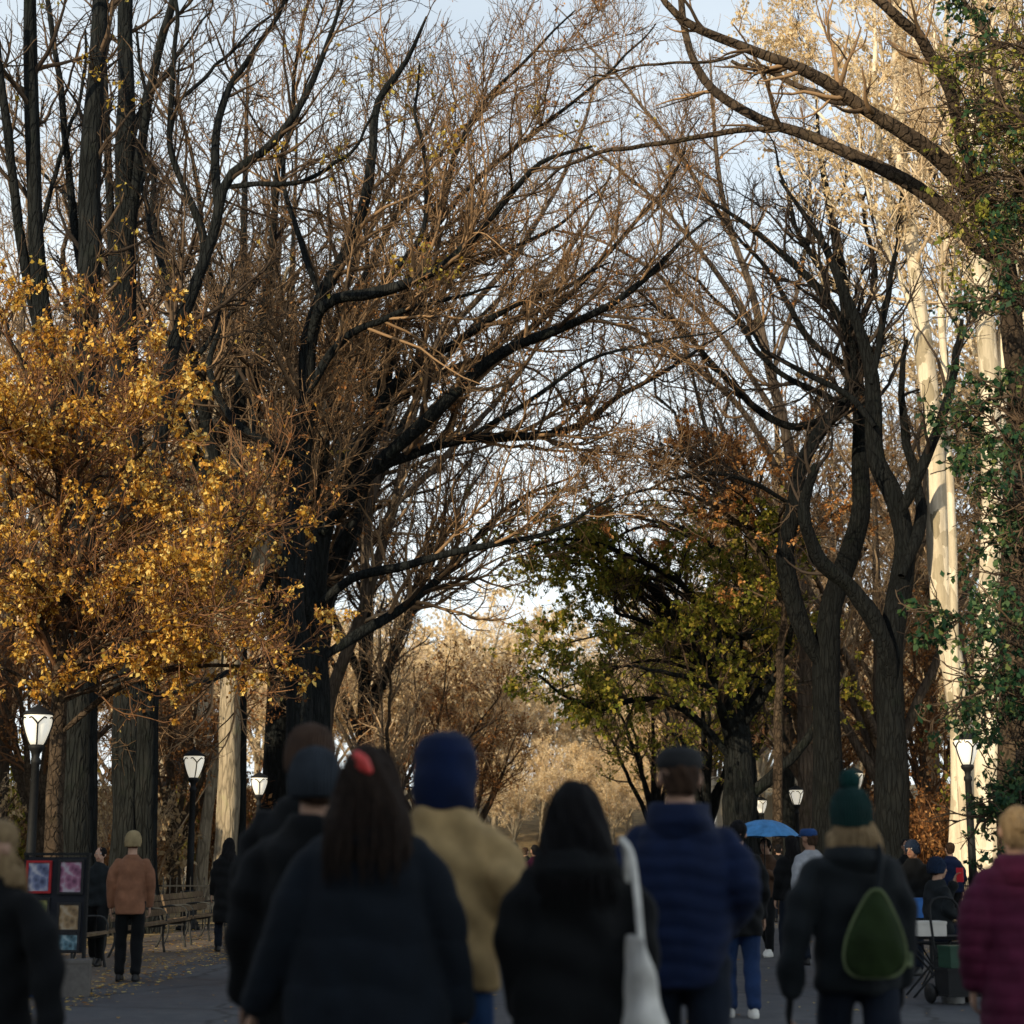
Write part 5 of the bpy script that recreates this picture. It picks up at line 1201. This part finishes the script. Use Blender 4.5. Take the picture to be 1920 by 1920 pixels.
# ------------------------------------------------------------------ far pale stone buildings
M['stone'] = m_plain('pale_limestone', (.5, .43, .32), .85, .12, 3, 0, .3)
M['dark'] = m_plain('window_dark', (.03, .035, .04), .3, .2)
def building(loc, w, d, h, label, nf=3, nb=6, rz=0):
    o = empty('stone_building', loc, rz, label, 'building')
    bm = bmesh.new(); box(bm, (0, d / 2, h / 2), (w, d, h)); link_mesh('wall', bm_mesh(bm), M['stone'], o, False)
    bm = bmesh.new(); box(bm, (0, d / 2, h + .2), (w + .8, d + .8, .4)); box(bm, (0, d / 2, h - .5), (w + .3, d + .3, .25)); link_mesh('cornice', bm_mesh(bm), M['stone'], o, False)
    for f in range(nf):
        for b in range(nb):
            x = -w / 2 + (b + .5) * w / nb; z = h * (f + .5) / nf * .55 - .3
            bm = bmesh.new(); box(bm, (x, -.03, z), (w / nb * .38, .08, h / nf * .5)); wn = link_mesh('window', bm_mesh(bm), M['dark'], o, False)
            bm = bmesh.new(); box(bm, (x, -.1, z - h / nf * .25 - .08), (w / nb * .5, .25, .12)); link_mesh('sill', bm_mesh(bm), M['stone'], wn, False)
    return o
building((gx(1190, 205), 205, gz(0, 205)), 16, 10, 9, 'pale sunlit stone building at the end of the walk', 2, 5)
# bandshell: a coffered half dome on a stage
o = empty('bandshell', (gx(1500, 96), 96, 0), .25, 'pale stone bandshell seen between the trunks on the right', 'building')
bm = bmesh.new(); box(bm, (0, 2, .5), (9, 6, 1.0)); link_mesh('stage', bm_mesh(bm), M['stone'], o, False)
bm = bmesh.new(); prev = None
for j in range(13):
    th = j * PI / 24; ring = []
    for i in range(25):
        a = i * PI / 24; ring.append(bm.verts.new((math.cos(a) * 3.4 * math.cos(th), 1 + math.sin(th) * 2.6, 1 + math.sin(a) * 4.2 * math.cos(th))))
    if prev:
        for i in range(24): bm.faces.new((prev[i], prev[i + 1], ring[i + 1], ring[i]))
    prev = ring
link_mesh('half_dome', bm_mesh(bm), M['stone'], o)
for s in (-1, 1):
    bm = bmesh.new(); box(bm, (s * 4, 1.5, 3.2), (1.1, 2, 4.4)); link_mesh('pier', bm_mesh(bm), M['stone'], o, False)
bm = bmesh.new(); box(bm, (0, 1.8, 5.65), (9.3, 2.4, .5)); link_mesh('cornice', bm_mesh(bm), M['stone'], o, False)

# ------------------------------------------------------------------ light
SUN_EL, SUN_AZ = math.radians(18), (-.56, -.828)
w = bpy.data.worlds.new('World'); scene.world = w; w.use_nodes = True
nt = w.node_tree; bg = nt.nodes['Background']
sky = nt.nodes.new('ShaderNodeTexSky'); sky.sky_type = 'NISHITA'; sky.sun_disc = False
sky.sun_elevation = SUN_EL; sky.sun_rotation = math.atan2(SUN_AZ[0], SUN_AZ[1]); sky.dust_density = 1.0; sky.air_density = 1.0; sky.ozone_density = 1.0
tc = nt.nodes.new('ShaderNodeTexCoord'); mp = nt.nodes.new('ShaderNodeMapping'); mp.inputs['Scale'].default_value = (2, 2, 5)
nz = nt.nodes.new('ShaderNodeTexNoise'); nz.inputs['Scale'].default_value = 1.6; nz.inputs['Detail'].default_value = 6
rp = nt.nodes.new('ShaderNodeValToRGB'); rp.color_ramp.elements[0].position = .35; rp.color_ramp.elements[0].color = (.78, .78, .78, 1); rp.color_ramp.elements[1].position = .58; rp.color_ramp.elements[1].color = (1, 1, 1, 1)
mx = nt.nodes.new('ShaderNodeMix'); mx.data_type = 'RGBA'; mx.inputs[7].default_value = (7.7, 8.4, 8.7, 1)
nt.links.new(tc.outputs['Generated'], mp.inputs[0]); nt.links.new(mp.outputs[0], nz.inputs[0]); nt.links.new(nz.outputs['Fac'], rp.inputs[0])
sp = nt.nodes.new('ShaderNodeSeparateXYZ'); nt.links.new(tc.outputs['Generated'], sp.inputs[0])
mr = nt.nodes.new('ShaderNodeMapRange'); mr.inputs['From Min'].default_value = .22; mr.inputs['From Max'].default_value = .85; mr.inputs['To Min'].default_value = 1; mr.inputs['To Max'].default_value = .06
nt.links.new(sp.outputs[2], mr.inputs[0]); ml = nt.nodes.new('ShaderNodeMath'); ml.operation = 'MULTIPLY'; nt.links.new(mr.outputs[0], ml.inputs[0]); nt.links.new(rp.outputs[0], ml.inputs[1])
nt.links.new(ml.outputs[0], mx.inputs[0]); nt.links.new(sky.outputs[0], mx.inputs[6]); nt.links.new(mx.outputs[2], bg.inputs[0])
bg.inputs[1].default_value = .145
sun = bpy.data.lights.new('sun', 'SUN'); sun.energy = 5.0; sun.angle = math.radians(.5); sun.color = (1, .82, .56)
so = bpy.data.objects.new('sun', sun); COL.objects.link(so)
dv = Vector((-SUN_AZ[0] * math.cos(SUN_EL), -SUN_AZ[1] * math.cos(SUN_EL), -math.sin(SUN_EL)))
so.rotation_euler = dv.to_track_quat('-Z', 'Y').to_euler(); so.location = (-40, -30, 40)
scene.view_settings.view_transform = 'Standard'; scene.view_settings.look = 'None'; scene.view_settings.exposure = 0
scene.cycles.max_bounces = 5; scene.cycles.diffuse_bounces = 3; scene.cycles.glossy_bounces = 2; scene.cycles.transmission_bounces = 3
